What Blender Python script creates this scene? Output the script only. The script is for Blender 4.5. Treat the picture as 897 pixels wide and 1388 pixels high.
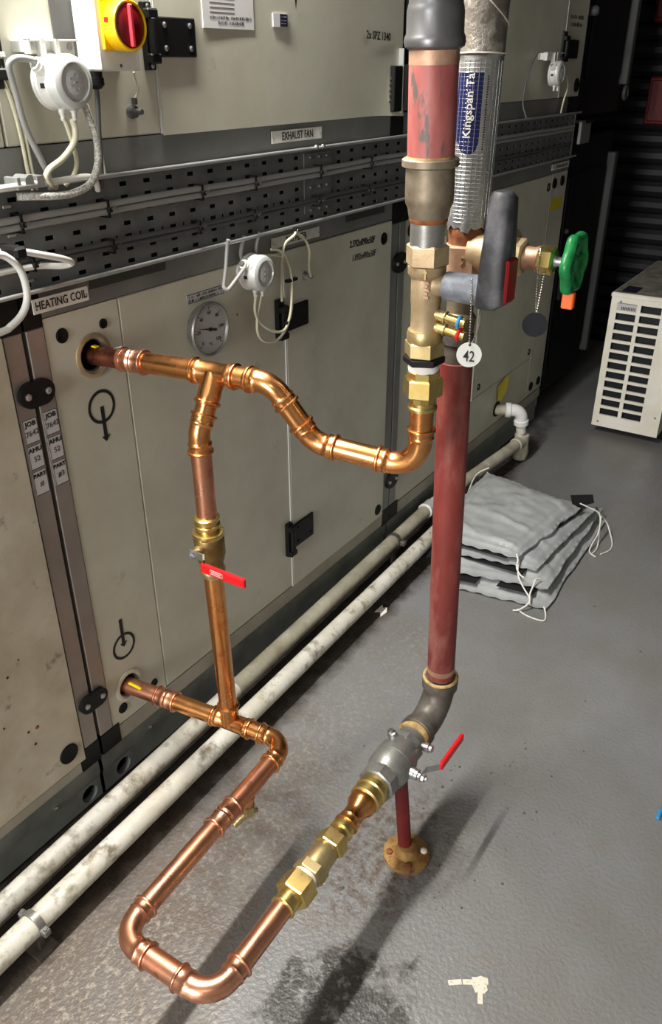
import bpy, math, random
from mathutils import Vector, Matrix, noise
random.seed(7)
for o in list(bpy.data.objects): bpy.data.objects.remove(o)
scn = bpy.context.scene
COL = scn.collection

# ------------------------------------------------------------------ camera, world, exposure
cd = bpy.data.cameras.new('camera')
cd.sensor_fit = 'VERTICAL'; cd.sensor_height = 36.0; cd.sensor_width = 36.0
cd.lens = 1102.5134 / 1388.0 * 36.0
cd.clip_start = 0.02; cd.clip_end = 60
cam = bpy.data.objects.new('camera', cd); COL.objects.link(cam)
cam.matrix_world = Matrix(((0.549236, 0.403548, -0.731771, 0.0),
                           (-0.835666, 0.263625, -0.481835, -1.30),
                           (-0.00153, 0.876157, 0.482023, 1.66),
                           (0, 0, 0, 1)))
scn.camera = cam
scn.view_settings.view_transform = 'Standard'
scn.view_settings.look = 'None'
scn.view_settings.exposure = 0.0
scn.view_settings.gamma = 1.0
scn.view_settings.use_curve_mapping = False
w = bpy.data.worlds.new('world'); scn.world = w; w.use_nodes = True
w.node_tree.nodes['Background'].inputs[0].default_value = (0.9, 0.95, 1.0, 1)
w.node_tree.nodes['Background'].inputs[1].default_value = 0.02
LAMP_W = 74.0        # tube batten over the units
FILL_LAMP_W = 8.0        # second batten behind the camera, added for front fill
FILL_L = 27.0      # added glowing panes behind the viewer, a soft fill light

# ------------------------------------------------------------------ materials
def lin(c):
    def f(v):
        v /= 255.0
        return v / 12.92 if v <= 0.04045 else ((v + 0.055) / 1.055) ** 2.4
    return tuple(f(v) for v in c) + (1.0,)

MATS = {}
def mat(name, c1, rough=0.6, metal=0.0, c2=None, scale=6.0, lo=0.4, hi=0.65, bump=0.0, bscale=60.0,
        c3=None, scale3=20.0, lo3=0.6, hi3=0.7, stretch=(1, 1, 1), rough2=None, coat=0.0, detail=6.0, spec=0.5, trans=0.0):
    if name in MATS: return MATS[name]
    m = bpy.data.materials.new(name); m.use_nodes = True
    nt = m.node_tree; N = nt.nodes; L = nt.links
    b = N['Principled BSDF']
    b.inputs['Roughness'].default_value = rough; b.inputs['Metallic'].default_value = metal
    b.inputs['Specular IOR Level'].default_value = spec
    b.inputs['Coat Weight'].default_value = coat
    b.inputs['Transmission Weight'].default_value = trans
    b.inputs['Base Color'].default_value = lin(c1)
    tc = N.new('ShaderNodeTexCoord'); mp = N.new('ShaderNodeMapping')
    mp.inputs['Scale'].default_value = stretch
    geo = N.new('ShaderNodeNewGeometry')
    L.new(geo.outputs['Position'], mp.inputs['Vector'])
    def nz(s, d=detail):
        t = N.new('ShaderNodeTexNoise'); t.inputs['Scale'].default_value = s; t.inputs['Detail'].default_value = d
        t.inputs['Roughness'].default_value = 0.62
        L.new(mp.outputs[0], t.inputs['Vector']); return t
    def ramp(t, a, c):
        r = N.new('ShaderNodeMapRange'); r.inputs['From Min'].default_value = a; r.inputs['From Max'].default_value = c
        L.new(t.outputs['Fac'], r.inputs['Value']); return r
    last = None
    if c2:
        f = ramp(nz(scale), lo, hi)
        mx = N.new('ShaderNodeMix'); mx.data_type = 'RGBA'
        mx.inputs[6].default_value = lin(c1); mx.inputs[7].default_value = lin(c2)
        L.new(f.outputs[0], mx.inputs[0]); last = mx.outputs[2]
        if rough2 is not None:
            rr = N.new('ShaderNodeMix'); rr.inputs[2].default_value = rough; rr.inputs[3].default_value = rough2
            L.new(f.outputs[0], rr.inputs[0]); L.new(rr.outputs[0], b.inputs['Roughness'])
    if c3:
        f = ramp(nz(scale3, 8.0), lo3, hi3)
        mx = N.new('ShaderNodeMix'); mx.data_type = 'RGBA'
        if last: L.new(last, mx.inputs[6])
        else: mx.inputs[6].default_value = lin(c1)
        mx.inputs[7].default_value = lin(c3)
        L.new(f.outputs[0], mx.inputs[0]); last = mx.outputs[2]
    if last: L.new(last, b.inputs['Base Color'])
    if bump:
        t = nz(bscale, 4.0); bp = N.new('ShaderNodeBump'); bp.inputs['Strength'].default_value = bump
        bp.inputs['Distance'].default_value = 0.004
        L.new(t.outputs['Fac'], bp.inputs['Height']); L.new(bp.outputs[0], b.inputs['Normal'])
    MATS[name] = m
    return m

M_PANEL = mat('panel_paint', (204, 202, 186), 0.42, c2=(190, 186, 169), scale=3.5, c3=(150, 142, 122), scale3=9, lo3=0.63, hi3=0.8, bump=0.03, bscale=14)
M_PANELD = mat('scuffed_panel_paint', (204, 197, 178), 0.5, c2=(178, 168, 146), scale=5, c3=(92, 80, 66), scale3=17, lo3=0.60, hi3=0.74, bump=0.05, bscale=20)
M_POST = mat('aluminium_post', (160, 152, 146), 0.38, 0.5, c2=(146, 138, 131), scale=5)
M_RAIL = mat('grey_rail', (130, 130, 127), 0.45, 0.12, c2=(112, 112, 109), scale=4)
M_BASE = mat('galvanised_base', (132, 138, 132), 0.5, 0.1, c2=(108, 114, 110), scale=9)
M_RAILB = mat('bottom_rail_paint', (168, 163, 150), 0.5, c2=(150, 145, 132), scale=6)
M_BRASSB = mat('dull_valve_brass', (160, 134, 84), 0.45, 0.9, c2=(132, 108, 66), scale=24)
M_TRAY = mat('galvanised_tray', (128, 129, 128), 0.5, 0.25, c2=(108, 110, 110), scale=12)
M_LIP = mat('bright_steel_edge', (190, 192, 190), 0.35, 0.7)
M_BLACK = mat('black_plastic', (15, 15, 16), 0.5, spec=0.3)
M_BLACKR = mat('black_rubber', (11, 11, 12), 0.6, spec=0.25)
M_DARK = mat('dark_interior', (10, 10, 10), 0.9)
M_COPPER = mat('bright_copper', (240, 172, 108), 0.21, 1.0, c2=(220, 146, 88), scale=14, c3=(168, 104, 70), scale3=26, lo3=0.6, hi3=0.78, rough2=0.33)
M_COPPERD = mat('handled_copper', (232, 170, 138), 0.27, 1.0, c2=(212, 144, 112), scale=16, c3=(168, 104, 82), scale3=30, lo3=0.58, hi3=0.75, rough2=0.42)
M_COPPERO = mat('oxidised_copper', (150, 92, 70), 0.45, 1.0, c2=(96, 58, 50), scale=30, c3=(190, 150, 130), scale3=40, lo3=0.6, hi3=0.7)
M_BRASS = mat('brass', (232, 208, 138), 0.27, 1.0, c2=(212, 184, 110), scale=30, rough2=0.4)
M_BRASSD = mat('weathered_brass', (206, 186, 136), 0.40, 0.85, c2=(182, 160, 112), scale=24)
M_BRONZE = mat('cast_bronze', (196, 174, 138), 0.5, 0.55, c2=(168, 144, 112), scale=18, bump=0.1, bscale=220)
M_BRONZEP = mat('pink_cast_bronze', (196, 160, 134), 0.5, 0.5, c2=(168, 128, 104), scale=22, bump=0.1, bscale=200)
M_STEEL = mat('galvanised_steel', (158, 158, 154), 0.42, 0.7, c2=(134, 132, 128), scale=28, bump=0.06, bscale=160)
M_CHROME = mat('zinc_bolt', (196, 198, 200), 0.34, 1.0)
M_IRON = mat('malleable_iron', (120, 114, 106), 0.5, 0.55, c2=(86, 80, 74), scale=20, c3=(160, 146, 124), scale3=30, lo3=0.66, hi3=0.8, bump=0.1, bscale=120)
M_IRONT = mat('stained_iron', (150, 138, 118), 0.5, 0.5, c2=(112, 98, 82), scale=18, c3=(186, 170, 120), scale3=26, lo3=0.6, hi3=0.75)
M_SOCK = mat('grey_press_steel', (124, 124, 126), 0.36, 0.7, c2=(104, 104, 106), scale=10)
M_REDP = mat('red_primer', (138, 58, 51), 0.55, c2=(112, 42, 39), scale=8, c3=(176, 122, 112), scale3=13, lo3=0.52, hi3=0.82, stretch=(1, 1, 0.35))
M_REDU = mat('worn_red_primer', (150, 76, 74), 0.5, c2=(178, 108, 102), scale=14, c3=(96, 84, 80), scale3=44, lo3=0.56, hi3=0.63, stretch=(1, 1, 0.3))
M_REDPOST = mat('red_post_paint', (122, 30, 30), 0.5, c2=(104, 22, 24), scale=20)
M_REDH = mat('red_plastic_sleeve', (226, 24, 34), 0.35)
M_RUST = mat('rust', (150, 92, 52), 0.8, 0.2, c2=(112, 66, 40), scale=50)
M_RUSTY = mat('rusty_flange', (176, 142, 84), 0.65, 0.35, c2=(140, 96, 54), scale=30, c3=(104, 70, 46), scale3=50, lo3=0.55, hi3=0.7)
M_PTFE = mat('ptfe_tape', (236, 230, 222), 0.7)
M_HEMP = mat('jointing_paste', (196, 168, 112), 0.8, c2=(150, 120, 76), scale=60)
M_PVC = mat('dirty_white_pvc', (226, 224, 215), 0.4, c2=(200, 195, 178), scale=7, c3=(130, 121, 102), scale3=24, lo3=0.50, hi3=0.68)
M_PVCG = mat('grimy_pvc', (186, 182, 164), 0.5, c2=(148, 142, 122), scale=8, c3=(226, 224, 214), scale3=11, lo3=0.58, hi3=0.66)
M_PVCW = mat('clean_white_pvc', (232, 232, 232), 0.3)
M_WHITE = mat('white_plastic', (208, 208, 203), 0.4)
M_CABLEW = mat('white_cable', (226, 226, 220), 0.4)
M_CABLEG = mat('grey_cable', (150, 150, 148), 0.45)
M_CABLED = mat('dark_grey_cable', (84, 84, 84), 0.5)
M_TUBE = mat('clear_tube', (206, 202, 176), 0.25, spec=0.6)
M_BRAID = mat('braided_hose', (206, 206, 198), 0.4, c2=(150, 150, 142), scale=260, lo=0.45, hi=0.55, bump=0.2, bscale=300)
M_COVER = mat('frosted_cover', (190, 192, 188), 0.22, spec=0.6, coat=0.3)
M_BOX = mat('isolator_grey', (226, 226, 218), 0.4)
M_YEL = mat('yellow_plastic', (248, 196, 16), 0.35)
M_RED = mat('isolator_red', (112, 8, 22), 0.3)
M_REDB = mat('isolator_red_bar', (240, 70, 84), 0.35)
M_PLATE = mat('white_engraved_plate', (226, 224, 216), 0.4, c2=(206, 203, 192), scale=20)
M_INK = mat('black_ink', (22, 20, 20), 0.6)
M_INKF = mat('faded_ink', (70, 66, 62), 0.7)
M_LABELG = mat('silver_label', (196, 194, 194), 0.45)
M_PAPER = mat('paper', (224, 222, 222), 0.7)
M_NAVY = mat('navy_print', (28, 28, 52), 0.6)
M_BLUE = mat('blue_print', (12, 22, 74), 0.35)
M_STRIPD = mat('dark_label_strip', (62, 62, 60), 0.5)
M_FOIL = mat('foil_wrap', (196, 196, 198), 0.34, 0.8, c2=(164, 164, 166), scale=30, bump=0.5, bscale=70)
M_MESHF = mat('film_wrapped_insulation', (120, 112, 103), 0.35, 0.25, c2=(172, 167, 160), scale=34, lo=0.5, hi=0.62, bump=0.6, bscale=60, coat=0.6)
M_HANDLE = mat('worn_black_handle', (40, 40, 43), 0.5, c2=(92, 92, 98), scale=16, lo=0.42, hi=0.7)
M_CAP = mat('grey_valve_cap', (136, 142, 152), 0.5, c2=(104, 108, 116), scale=26, lo=0.45, hi=0.6)
M_REDC = mat('dark_red_insert', (140, 18, 26), 0.4)
M_GREEN = mat('green_wheel', (26, 140, 72), 0.35, c2=(18, 108, 56), scale=30)
M_ORANGE = mat('orange_plastic', (244, 110, 40), 0.4)
M_TAGK = mat('dark_tag', (22, 23, 30), 0.6, spec=.3)
M_TAGB = mat('blue_cap', (60, 150, 210), 0.4)
M_CHAIN = mat('chain_metal', (190, 186, 176), 0.3, 1.0)
M_JACK = mat('grey_jacket_fabric', (176, 179, 180), 0.5, c2=(160, 163, 165), scale=10, bump=0.25, bscale=34)
M_VELC = mat('black_velcro', (16, 16, 17), 0.9)
M_CORD = mat('white_cord', (232, 230, 224), 0.7)
M_AC = mat('ac_cream', (244, 241, 230), 0.4, c2=(234, 229, 214), scale=8)
M_ACT = mat('dusty_ac_top', (150, 148, 136), 0.7, c2=(112, 108, 98), scale=16)
M_FIN = mat('coil_fins', (40, 42, 46), 0.5, 0.5)
M_SHUT = mat('black_shutter', (38, 39, 42), 0.5)
M_DUCT = mat('black_duct_panel', (20, 20, 23), 0.6, spec=0.25)
M_DUCTP = mat('dark_grey_post', (72, 73, 74), 0.6)
M_REDBOX = mat('dark_red_box', (92, 12, 15), 0.6)
M_WALL = mat('grey_blockwork', (150, 148, 142), 0.85, c2=(132, 130, 124), scale=5)
M_CEIL = mat('ceiling_paint', (150, 150, 148), 0.9)
M_YPAP = mat('yellow_label', (206, 186, 20), 0.5)
M_YTAPE = mat('yellow_tape', (248, 226, 10), 0.4)
M_PAINT = mat('white_paint_splash', (228, 222, 206), 0.7, c2=(180, 170, 150), scale=160, lo=0.55, hi=0.7)

def floor_mat():
    m = bpy.data.materials.new('painted_floor'); m.use_nodes = True
    nt = m.node_tree; N = nt.nodes; L = nt.links; b = N['Principled BSDF']
    g = N.new('ShaderNodeNewGeometry')
    def nz(s, d=8, r=0.6, vec=None):
        t = N.new('ShaderNodeTexNoise'); t.inputs['Scale'].default_value = s; t.inputs['Detail'].default_value = d; t.inputs['Roughness'].default_value = r
        L.new(vec or g.outputs['Position'], t.inputs['Vector']); return t.outputs['Fac']
    def rng(v, a, c, x=0.0, y=1.0):
        r = N.new('ShaderNodeMapRange'); r.inputs[1].default_value = a; r.inputs[2].default_value = c; r.inputs[3].default_value = x; r.inputs[4].default_value = y
        L.new(v, r.inputs[0]); return r.outputs[0]
    def mix(f, a, c):
        mx = N.new('ShaderNodeMix'); mx.data_type = 'RGBA'; L.new(f, mx.inputs[0])
        for k, v in ((6, a), (7, c)):
            if isinstance(v, tuple): mx.inputs[k].default_value = lin(v)
            else: L.new(v, mx.inputs[k])
        return mx.outputs[2]
    def mul(a, c):
        t = N.new('ShaderNodeMath'); t.operation = 'MULTIPLY'; L.new(a, t.inputs[0]); L.new(c, t.inputs[1]); return t.outputs[0]
    def blob(cx, cy, rx, ry, soft=0.5, wob=0.5):
        mp = N.new('ShaderNodeMapping'); mp.vector_type = 'POINT'
        mp.inputs['Location'].default_value = (-cx / rx, -cy / ry, 0); mp.inputs['Scale'].default_value = (1 / rx, 1 / ry, 1)
        L.new(g.outputs['Position'], mp.inputs['Vector'])
        ln = N.new('ShaderNodeVectorMath'); ln.operation = 'LENGTH'; L.new(mp.outputs[0], ln.inputs[0])
        ad = N.new('ShaderNodeMath'); ad.operation = 'ADD'; L.new(ln.outputs['Value'], ad.inputs[0])
        L.new(rng(nz(14, 6), 0, 1, -wob, wob), ad.inputs[1])
        return rng(ad.outputs[0], 1.0 + soft * .5, 1.0 - soft * .5)
    col = mix(rng(nz(2.2), 0.35, 0.68), (134, 135, 137), (122, 120, 116))
    col = mix(rng(nz(6, 9, 0.7), 0.56, 0.74, 0, 0.6), col, (128, 118, 106))
    br_ = mul(blob(0.45, -0.30, 0.75, 0.24, 0.7, 0.7), rng(nz(7, 8, .7), 0.25, 0.6, 0.35, 0.85))
    col = mix(br_, col, (104, 92, 80))
    # wet or oily stain by the copper loop
    st = mul(blob(0.72, -0.80, 0.22, 0.14, 0.25, 0.9), rng(nz(30, 8, .7), 0.36, 0.48, 0, .95))
    col = mix(st, col, (58, 56, 54))
    # bare speckled patch in the corner by the drain pipes
    sp = mul(blob(0.50, -0.36, 0.26, 0.16, 0.8, 0.9), rng(nz(60, 7, .72), 0.53, 0.62, 0, 0.85))
    col = mix(sp, col, (168, 154, 136))
    sp2 = mul(blob(1.35, -0.36, 0.9, 0.12, 0.8, 0.8), rng(nz(60, 6, .65), 0.52, 0.6, 0, 0.7))
    col = mix(sp2, col, (150, 145, 136))
    # brown dirt around the flange; along the pipes, grime with their shadow painted in
    dr = mul(blob(1.16, -0.68, 0.22, 0.12, 0.9, 0.8), rng(nz(40, 7, .7), 0.42, 0.62, 0, 0.85))
    col = mix(dr, col, (84, 66, 52))
    grime_shade = mul(blob(1.3, -0.03, 2.6, 0.185, 0.25, 0.22), rng(nz(18, 7, .7), 0.3, 0.6, 0.75, 1.0))
    col = mix(grime_shade, col, (46, 38, 31))
    dr3 = mul(blob(1.0, -0.36, 0.35, 0.14, 0.9, 0.8), rng(nz(22, 7, .7), 0.5, 0.66, 0, 0.6))
    col = mix(dr3, col, (96, 76, 62))
    ds = mul(blob(1.35, -0.86, 0.4, 0.16, 0.9, 0.6), rng(nz(120, 3, .5), 0.68, 0.72, 0, 0.9))
    col = mix(ds, col, (50, 44, 40))
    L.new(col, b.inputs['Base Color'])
    L.new(rng(nz(9), 0.3, 0.7, 0.30, 0.46), b.inputs['Roughness'])
    bp = N.new('ShaderNodeBump'); bp.inputs['Strength'].default_value = 0.5; bp.inputs['Distance'].default_value = 0.004
    L.new(nz(100, 3, .5), bp.inputs['Height']); L.new(bp.outputs[0], b.inputs['Normal'])
    return m
M_FLOOR = floor_mat()

def glass_mat():
    m = bpy.data.materials.new('clear_glass'); m.use_nodes = True
    nt = m.node_tree; N = nt.nodes; L = nt.links; N.remove(N['Principled BSDF'])
    t = N.new('ShaderNodeBsdfTransparent'); g = N.new('ShaderNodeBsdfGlossy'); g.inputs['Roughness'].default_value = 0.03
    mx = N.new('ShaderNodeMixShader'); mx.inputs[0].default_value = 0.06; L.new(t.outputs[0], mx.inputs[1]); L.new(g.outputs[0], mx.inputs[2])
    L.new(mx.outputs[0], N['Material Output'].inputs[0])
    return m
M_GLASS = glass_mat()
def emit_mat(name, c, s):
    m = bpy.data.materials.new(name); m.use_nodes = True; b = m.node_tree.nodes['Principled BSDF']
    b.inputs['Emission Color'].default_value = c; b.inputs['Emission Strength'].default_value = s; b.inputs['Base Color'].default_value = (.8, .8, .8, 1)
    return m

# ------------------------------------------------------------------ mesh building
ORG = {}          # object -> world origin
def V(*a): return Vector(a)
class MB:
    def __init__(self): self.v = []; self.f = []
    def add(self, vs, fs):
        n = len(self.v); self.v += [Vector(p) for p in vs]; self.f += [tuple(i + n for i in f) for f in fs]; return self
    def box(self, x0, x1, y0, y1, z0, z1, b=0.0):
        x0, x1 = min(x0, x1), max(x0, x1); y0, y1 = min(y0, y1), max(y0, y1); z0, z1 = min(z0, z1), max(z0, z1)
        if b <= 0:
            vs = [(x, y, z) for x in (x0, x1) for y in (y0, y1) for z in (z0, z1)]
            return self.add(vs, [(0, 1, 3, 2), (4, 6, 7, 5), (0, 4, 5, 1), (2, 3, 7, 6), (0, 2, 6, 4), (1, 5, 7, 3)])
        b = min(b, (x1 - x0) * .49, (y1 - y0) * .49, (z1 - z0) * .49)
        X = (x0, x1); Y = (y0, y1); Z = (z0, z1); idx = {}; vs = []
        for i in (0, 1):
            for j in (0, 1):
                for k in (0, 1):
                    sx = b if i == 0 else -b; sy = b if j == 0 else -b; sz = b if k == 0 else -b
                    for a, p in (('x', (X[i], Y[j] + sy, Z[k] + sz)), ('y', (X[i] + sx, Y[j], Z[k] + sz)), ('z', (X[i] + sx, Y[j] + sy, Z[k]))):
                        idx[(i, j, k, a)] = len(vs); vs.append(p)
        fs = []
        q = ((0, 0), (1, 0), (1, 1), (0, 1))
        for s in (0, 1):
            fs.append([idx[(s, a, c, 'x')] for a, c in q]); fs.append([idx[(a, s, c, 'y')] for a, c in q]); fs.append([idx[(a, c, s, 'z')] for a, c in q])
        for a in (0, 1):
            for c in (0, 1):
                fs.append([idx[(0, a, c, 'y')], idx[(1, a, c, 'y')], idx[(1, a, c, 'z')], idx[(0, a, c, 'z')]])
                fs.append([idx[(a, 0, c, 'x')], idx[(a, 1, c, 'x')], idx[(a, 1, c, 'z')], idx[(a, 0, c, 'z')]])
                fs.append([idx[(a, c, 0, 'x')], idx[(a, c, 1, 'x')], idx[(a, c, 1, 'y')], idx[(a, c, 0, 'y')]])
        for i in (0, 1):
            for j in (0, 1):
                for k in (0, 1): fs.append([idx[(i, j, k, a)] for a in 'xyz'])
        return self.add(vs, fs)
    def lathe(self, p0, d, prof, n=28, cap=True, roll=0.0):
        """profile = [(t, r)...] along direction d from p0"""
        p0 = Vector(p0); d = Vector(d).normalized()
        a = Vector((0, 0, 1)) if abs(d.z) < 0.9 else Vector((1, 0, 0))
        u = d.cross(a).normalized(); w_ = d.cross(u)
        vs = []; fs = []
        for t, r in prof:
            for k in range(n):
                th = 2 * math.pi * k / n + roll
                vs.append(p0 + d * t + (u * math.cos(th) + w_ * math.sin(th)) * r)
        for i in range(len(prof) - 1):
            for k in range(n):
                k2 = (k + 1) % n
                fs.append((i * n + k, i * n + k2, (i + 1) * n + k2, (i + 1) * n + k))
        if cap:
            fs.append(tuple(reversed(range(n)))); fs.append(tuple(range((len(prof) - 1) * n, len(prof) * n)))
        return self.add(vs, fs)
    def cyl(self, p0, p1, r0, r1=None, n=20, b=0.0):
        p0 = Vector(p0); p1 = Vector(p1); L = (p1 - p0).length
        r1 = r0 if r1 is None else r1
        pr = [(0, r0), (L, r1)] if b <= 0 else [(0, r0 - b), (b, r0), (L - b, r1), (L, r1 - b)]
        return self.lathe(p0, p1 - p0, pr, n)
    def hexn(self, p0, p1, af, ch=0.003, roll=0.0, n=6):
        """hexagon nut between p0 and p1, af = across flats / 2"""
        p0 = Vector(p0); p1 = Vector(p1); L = (p1 - p0).length; r = af / math.cos(math.pi / n)
        return self.lathe(p0, p1 - p0, [(0, r - ch), (ch * .7, r), (L - ch * .7, r), (L, r - ch)], n, roll=roll)
    def sweep(self, path, rad, n=24, cap=True):
        """path: points; rad: float or list of (s, r) along arc length"""
        P = [Vector(p) for p in path]
        S = [0.0]
        for a, c in zip(P, P[1:]): S.append(S[-1] + (c - a).length)
        T = S[-1]
        if isinstance(rad, (int, float)): keys = [(s, rad) for s in S]
        else:
            ks = sorted(rad, key=lambda q: q[0])
            def ri(s):
                for (a, ra), (c, rc) in zip(ks, ks[1:]):
                    if a <= s <= c: return ra if c == a else ra + (rc - ra) * (s - a) / (c - a)
                return ks[0][1] if s < ks[0][0] else ks[-1][1]
            keys = list(ks) + [(s, ri(s)) for s in S if all(abs(s - q[0]) > 1e-5 for q in ks)]
            keys = sorted(keys, key=lambda q: q[0])
        def pos(s):
            s = min(max(s, 0), T)
            for i in range(len(P) - 1):
                if s <= S[i + 1] + 1e-9:
                    q = (s - S[i]) / max(S[i + 1] - S[i], 1e-9); return P[i].lerp(P[i + 1], q)
            return P[-1]
        def tan(s):
            e = T * 0.004 + 1e-4
            return (pos(s + e) - pos(s - e)).normalized()
        t = tan(0); a = Vector((0, 0, 1)) if abs(t.z) < 0.9 else Vector((1, 0, 0))
        u = t.cross(a).normalized()
        vs = []; fs = []
        for s, r in keys:
            t2 = tan(s); u = (u - t2 * u.dot(t2)).normalized(); w_ = t2.cross(u); c = pos(s)
            for k in range(n):
                th = 2 * math.pi * k / n
                vs.append(c + (u * math.cos(th) + w_ * math.sin(th)) * r)
        m = len(keys)
        for i in range(m - 1):
            for k in range(n):
                k2 = (k + 1) % n; fs.append((i * n + k, i * n + k2, (i + 1) * n + k2, (i + 1) * n + k))
        if cap: fs.append(tuple(reversed(range(n)))); fs.append(tuple(range((m - 1) * n, m * n)))
        return self.add(vs, fs)
    def torus(self, c, d, R, r, n=28, m=10):
        c = Vector(c); d = Vector(d).normalized(); a = Vector((0, 0, 1)) if abs(d.z) < 0.9 else Vector((1, 0, 0))
        u = d.cross(a).normalized(); w_ = d.cross(u); vs = []; fs = []
        for i in range(n):
            th = 2 * math.pi * i / n; e = u * math.cos(th) + w_ * math.sin(th)
            for j in range(m):
                ph = 2 * math.pi * j / m; vs.append(c + e * (R + r * math.cos(ph)) + d * (r * math.sin(ph)))
        for i in range(n):
            for j in range(m):
                fs.append((i * m + j, ((i + 1) % n) * m + j, ((i + 1) % n) * m + (j + 1) % m, i * m + (j + 1) % m))
        return self.add(vs, fs)
    def prism(self, poly, ext):
        """poly: 3D points of a flat outline, ext: extrusion vector"""
        n = len(poly); e = Vector(ext); vs = [Vector(p) for p in poly] + [Vector(p) + e for p in poly]
        fs = [tuple(reversed(range(n))), tuple(range(n, 2 * n))] + [(i, (i + 1) % n, n + (i + 1) % n, n + i) for i in range(n)]
        return self.add(vs, fs)
    def build(self, name, material, parent=None, label=None, ang=35, flat=False):
        lo = [min(p[i] for p in self.v) for i in range(3)]; hi = [max(p[i] for p in self.v) for i in range(3)]
        O = Vector(((lo[0] + hi[0]) / 2, (lo[1] + hi[1]) / 2, lo[2]))
        me = bpy.data.meshes.new(name); me.from_pydata([p - O for p in self.v], [], self.f); me.update()
        import bmesh
        bm = bmesh.new(); bm.from_mesh(me); bmesh.ops.recalc_face_normals(bm, faces=bm.faces[:]); bm.to_mesh(me); bm.free()
        me.materials.append(material)
        if not flat:
            me.polygons.foreach_set('use_smooth', [True] * len(me.polygons)); me.set_sharp_from_angle(angle=math.radians(ang))
        return place(name, me, O, parent, label)
def place(name, data, O, parent=None, label=None):
    o = bpy.data.objects.new(name, data); COL.objects.link(o)
    O = Vector(O); ORG[o.name] = O
    if parent: o.parent = parent; o.location = O - ORG[parent.name]
    else: o.location = O
    if label: o['label'] = label
    return o
def tag(o, label, cat, group=None, kind=None):
    o['label'] = label
    if cat: o['category'] = cat
    if group: o['group'] = group
    if kind: o['kind'] = kind
    return o
def thing(name, loc, label, cat, group=None):
    o = place(name, None, loc); o.empty_display_size = 0.05
    return tag(o, label, cat, group)
def struct(o): o['kind'] = 'structure'; return o
def dup(o, O, parent):
    """copy of a part (shared mesh) at another place"""
    c = o.copy(); COL.objects.link(c); ORG[c.name] = Vector(O); c.parent = parent
    c.location = Vector(O) - (ORG[parent.name] if parent else Vector())
    return c
def text(s, size, O, xd, yd, material, parent, name='lettering', align='CENTER', sx=1.0, bold=0.0, depth=0.0004, wrap=None):
    """flat lettering; O anchor (centre line), xd reading direction, yd up direction"""
    cu = bpy.data.curves.new(name, 'FONT'); cu.body = s; cu.size = size; cu.align_x = align; cu.align_y = 'CENTER'; cu.extrude = depth; cu.offset = bold
    cu.resolution_u = 2
    t = bpy.data.objects.new('t', cu); COL.objects.link(t)
    dg = bpy.context.evaluated_depsgraph_get(); me = bpy.data.meshes.new_from_object(t.evaluated_get(dg))
    bpy.data.objects.remove(t); me.name = name
    xd = Vector(xd).normalized(); yd = Vector(yd).normalized(); zd = xd.cross(yd); O = Vector(O)
    pts = [(v.co.x * sx, v.co.y, v.co.z) for v in me.vertices]
    W = [wrap(*p) if wrap else O + xd * p[0] + yd * p[1] + zd * p[2] for p in pts]
    if not W: return None
    c = sum(W, Vector()) / len(W)
    for v, p in zip(me.vertices, W): v.co = p - c
    me.materials.clear(); me.materials.append(material)
    return place(name, me, c, parent)
def smooth_path(pts, k=6, closed=False):
    P = [Vector(p) for p in pts]; out = []
    for i in range(len(P) - 1):
        p0 = P[max(i - 1, 0)]; p1 = P[i]; p2 = P[i + 1]; p3 = P[min(i + 2, len(P) - 1)]
        for j in range(k):
            t = j / k
            out.append(0.5 * ((2 * p1) + (p2 - p0) * t + (2 * p0 - 5 * p1 + 4 * p2 - p3) * t * t + (3 * p1 - p0 - 3 * p2 + p3) * t ** 3))
    out.append(P[-1]); return out
def arc_path(a, c, b, R, k=10):
    """points round the corner c between directions to a and to b, bend radius R; returns arc points"""
    a, c, b = Vector(a), Vector(c), Vector(b)
    d1 = (c - a).normalized(); d2 = (b - c).normalized()
    th = d1.angle(d2); t = R * math.tan(th / 2)
    s = c - d1 * t; n = (d2 - d1 * d1.dot(d2)).normalized(); ctr = s + n * R
    out = []
    for i in range(k + 1):
        q = th * i / k; out.append(ctr - n * (R * math.cos(q)) + d1 * (R * math.sin(q)))
    return out
Y_ = Vector((0, -1, 0))

# ------------------------------------------------------------------ the room
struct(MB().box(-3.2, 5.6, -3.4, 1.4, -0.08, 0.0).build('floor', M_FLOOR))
struct(MB().box(-3.2, 5.6, -3.4, 1.4, 3.1, 3.2).build('ceiling', M_CEIL))
struct(MB().box(-3.2, 5.6, -3.5, -3.4, 0, 3.1).build('wall_right', M_WALL))
struct(MB().box(-3.3, -3.2, -3.5, 1.5, 0, 3.1).build('wall_back', M_WALL))
struct(MB().box(-3.2, 5.6, 1.4, 1.5, 0, 3.1).build('wall_left', M_WALL))
wn = struct(MB().box(-3.2, -3.17, -1.20, -.10, .60, 2.60, .004).build('fill_panel_1', M_WHITE))  # made-up frame of lit panes, added as soft fill from behind the camera
for y0, y1, z0, z1 in ((-1.15, -.67, .65, 1.57), (-.63, -.15, .65, 1.57), (-1.15, -.67, 1.63, 2.55), (-.63, -.15, 1.63, 2.55)):
    MB().add([(-3.165, y0, z0), (-3.165, y1, z0), (-3.165, y1, z1), (-3.165, y0, z1)], [(0, 1, 2, 3)]).build('pane', emit_mat('fill_glow', (1, .98, .95, 1), FILL_L) if 'fill_glow' not in bpy.data.materials else bpy.data.materials['fill_glow'], wn, flat=True)  # glowing panes of the added fill panel, no real window
we = struct(MB().box(5.56, 5.7, -3.5, 1.5, 0, 3.1).build('wall_far', M_DUCT))
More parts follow.
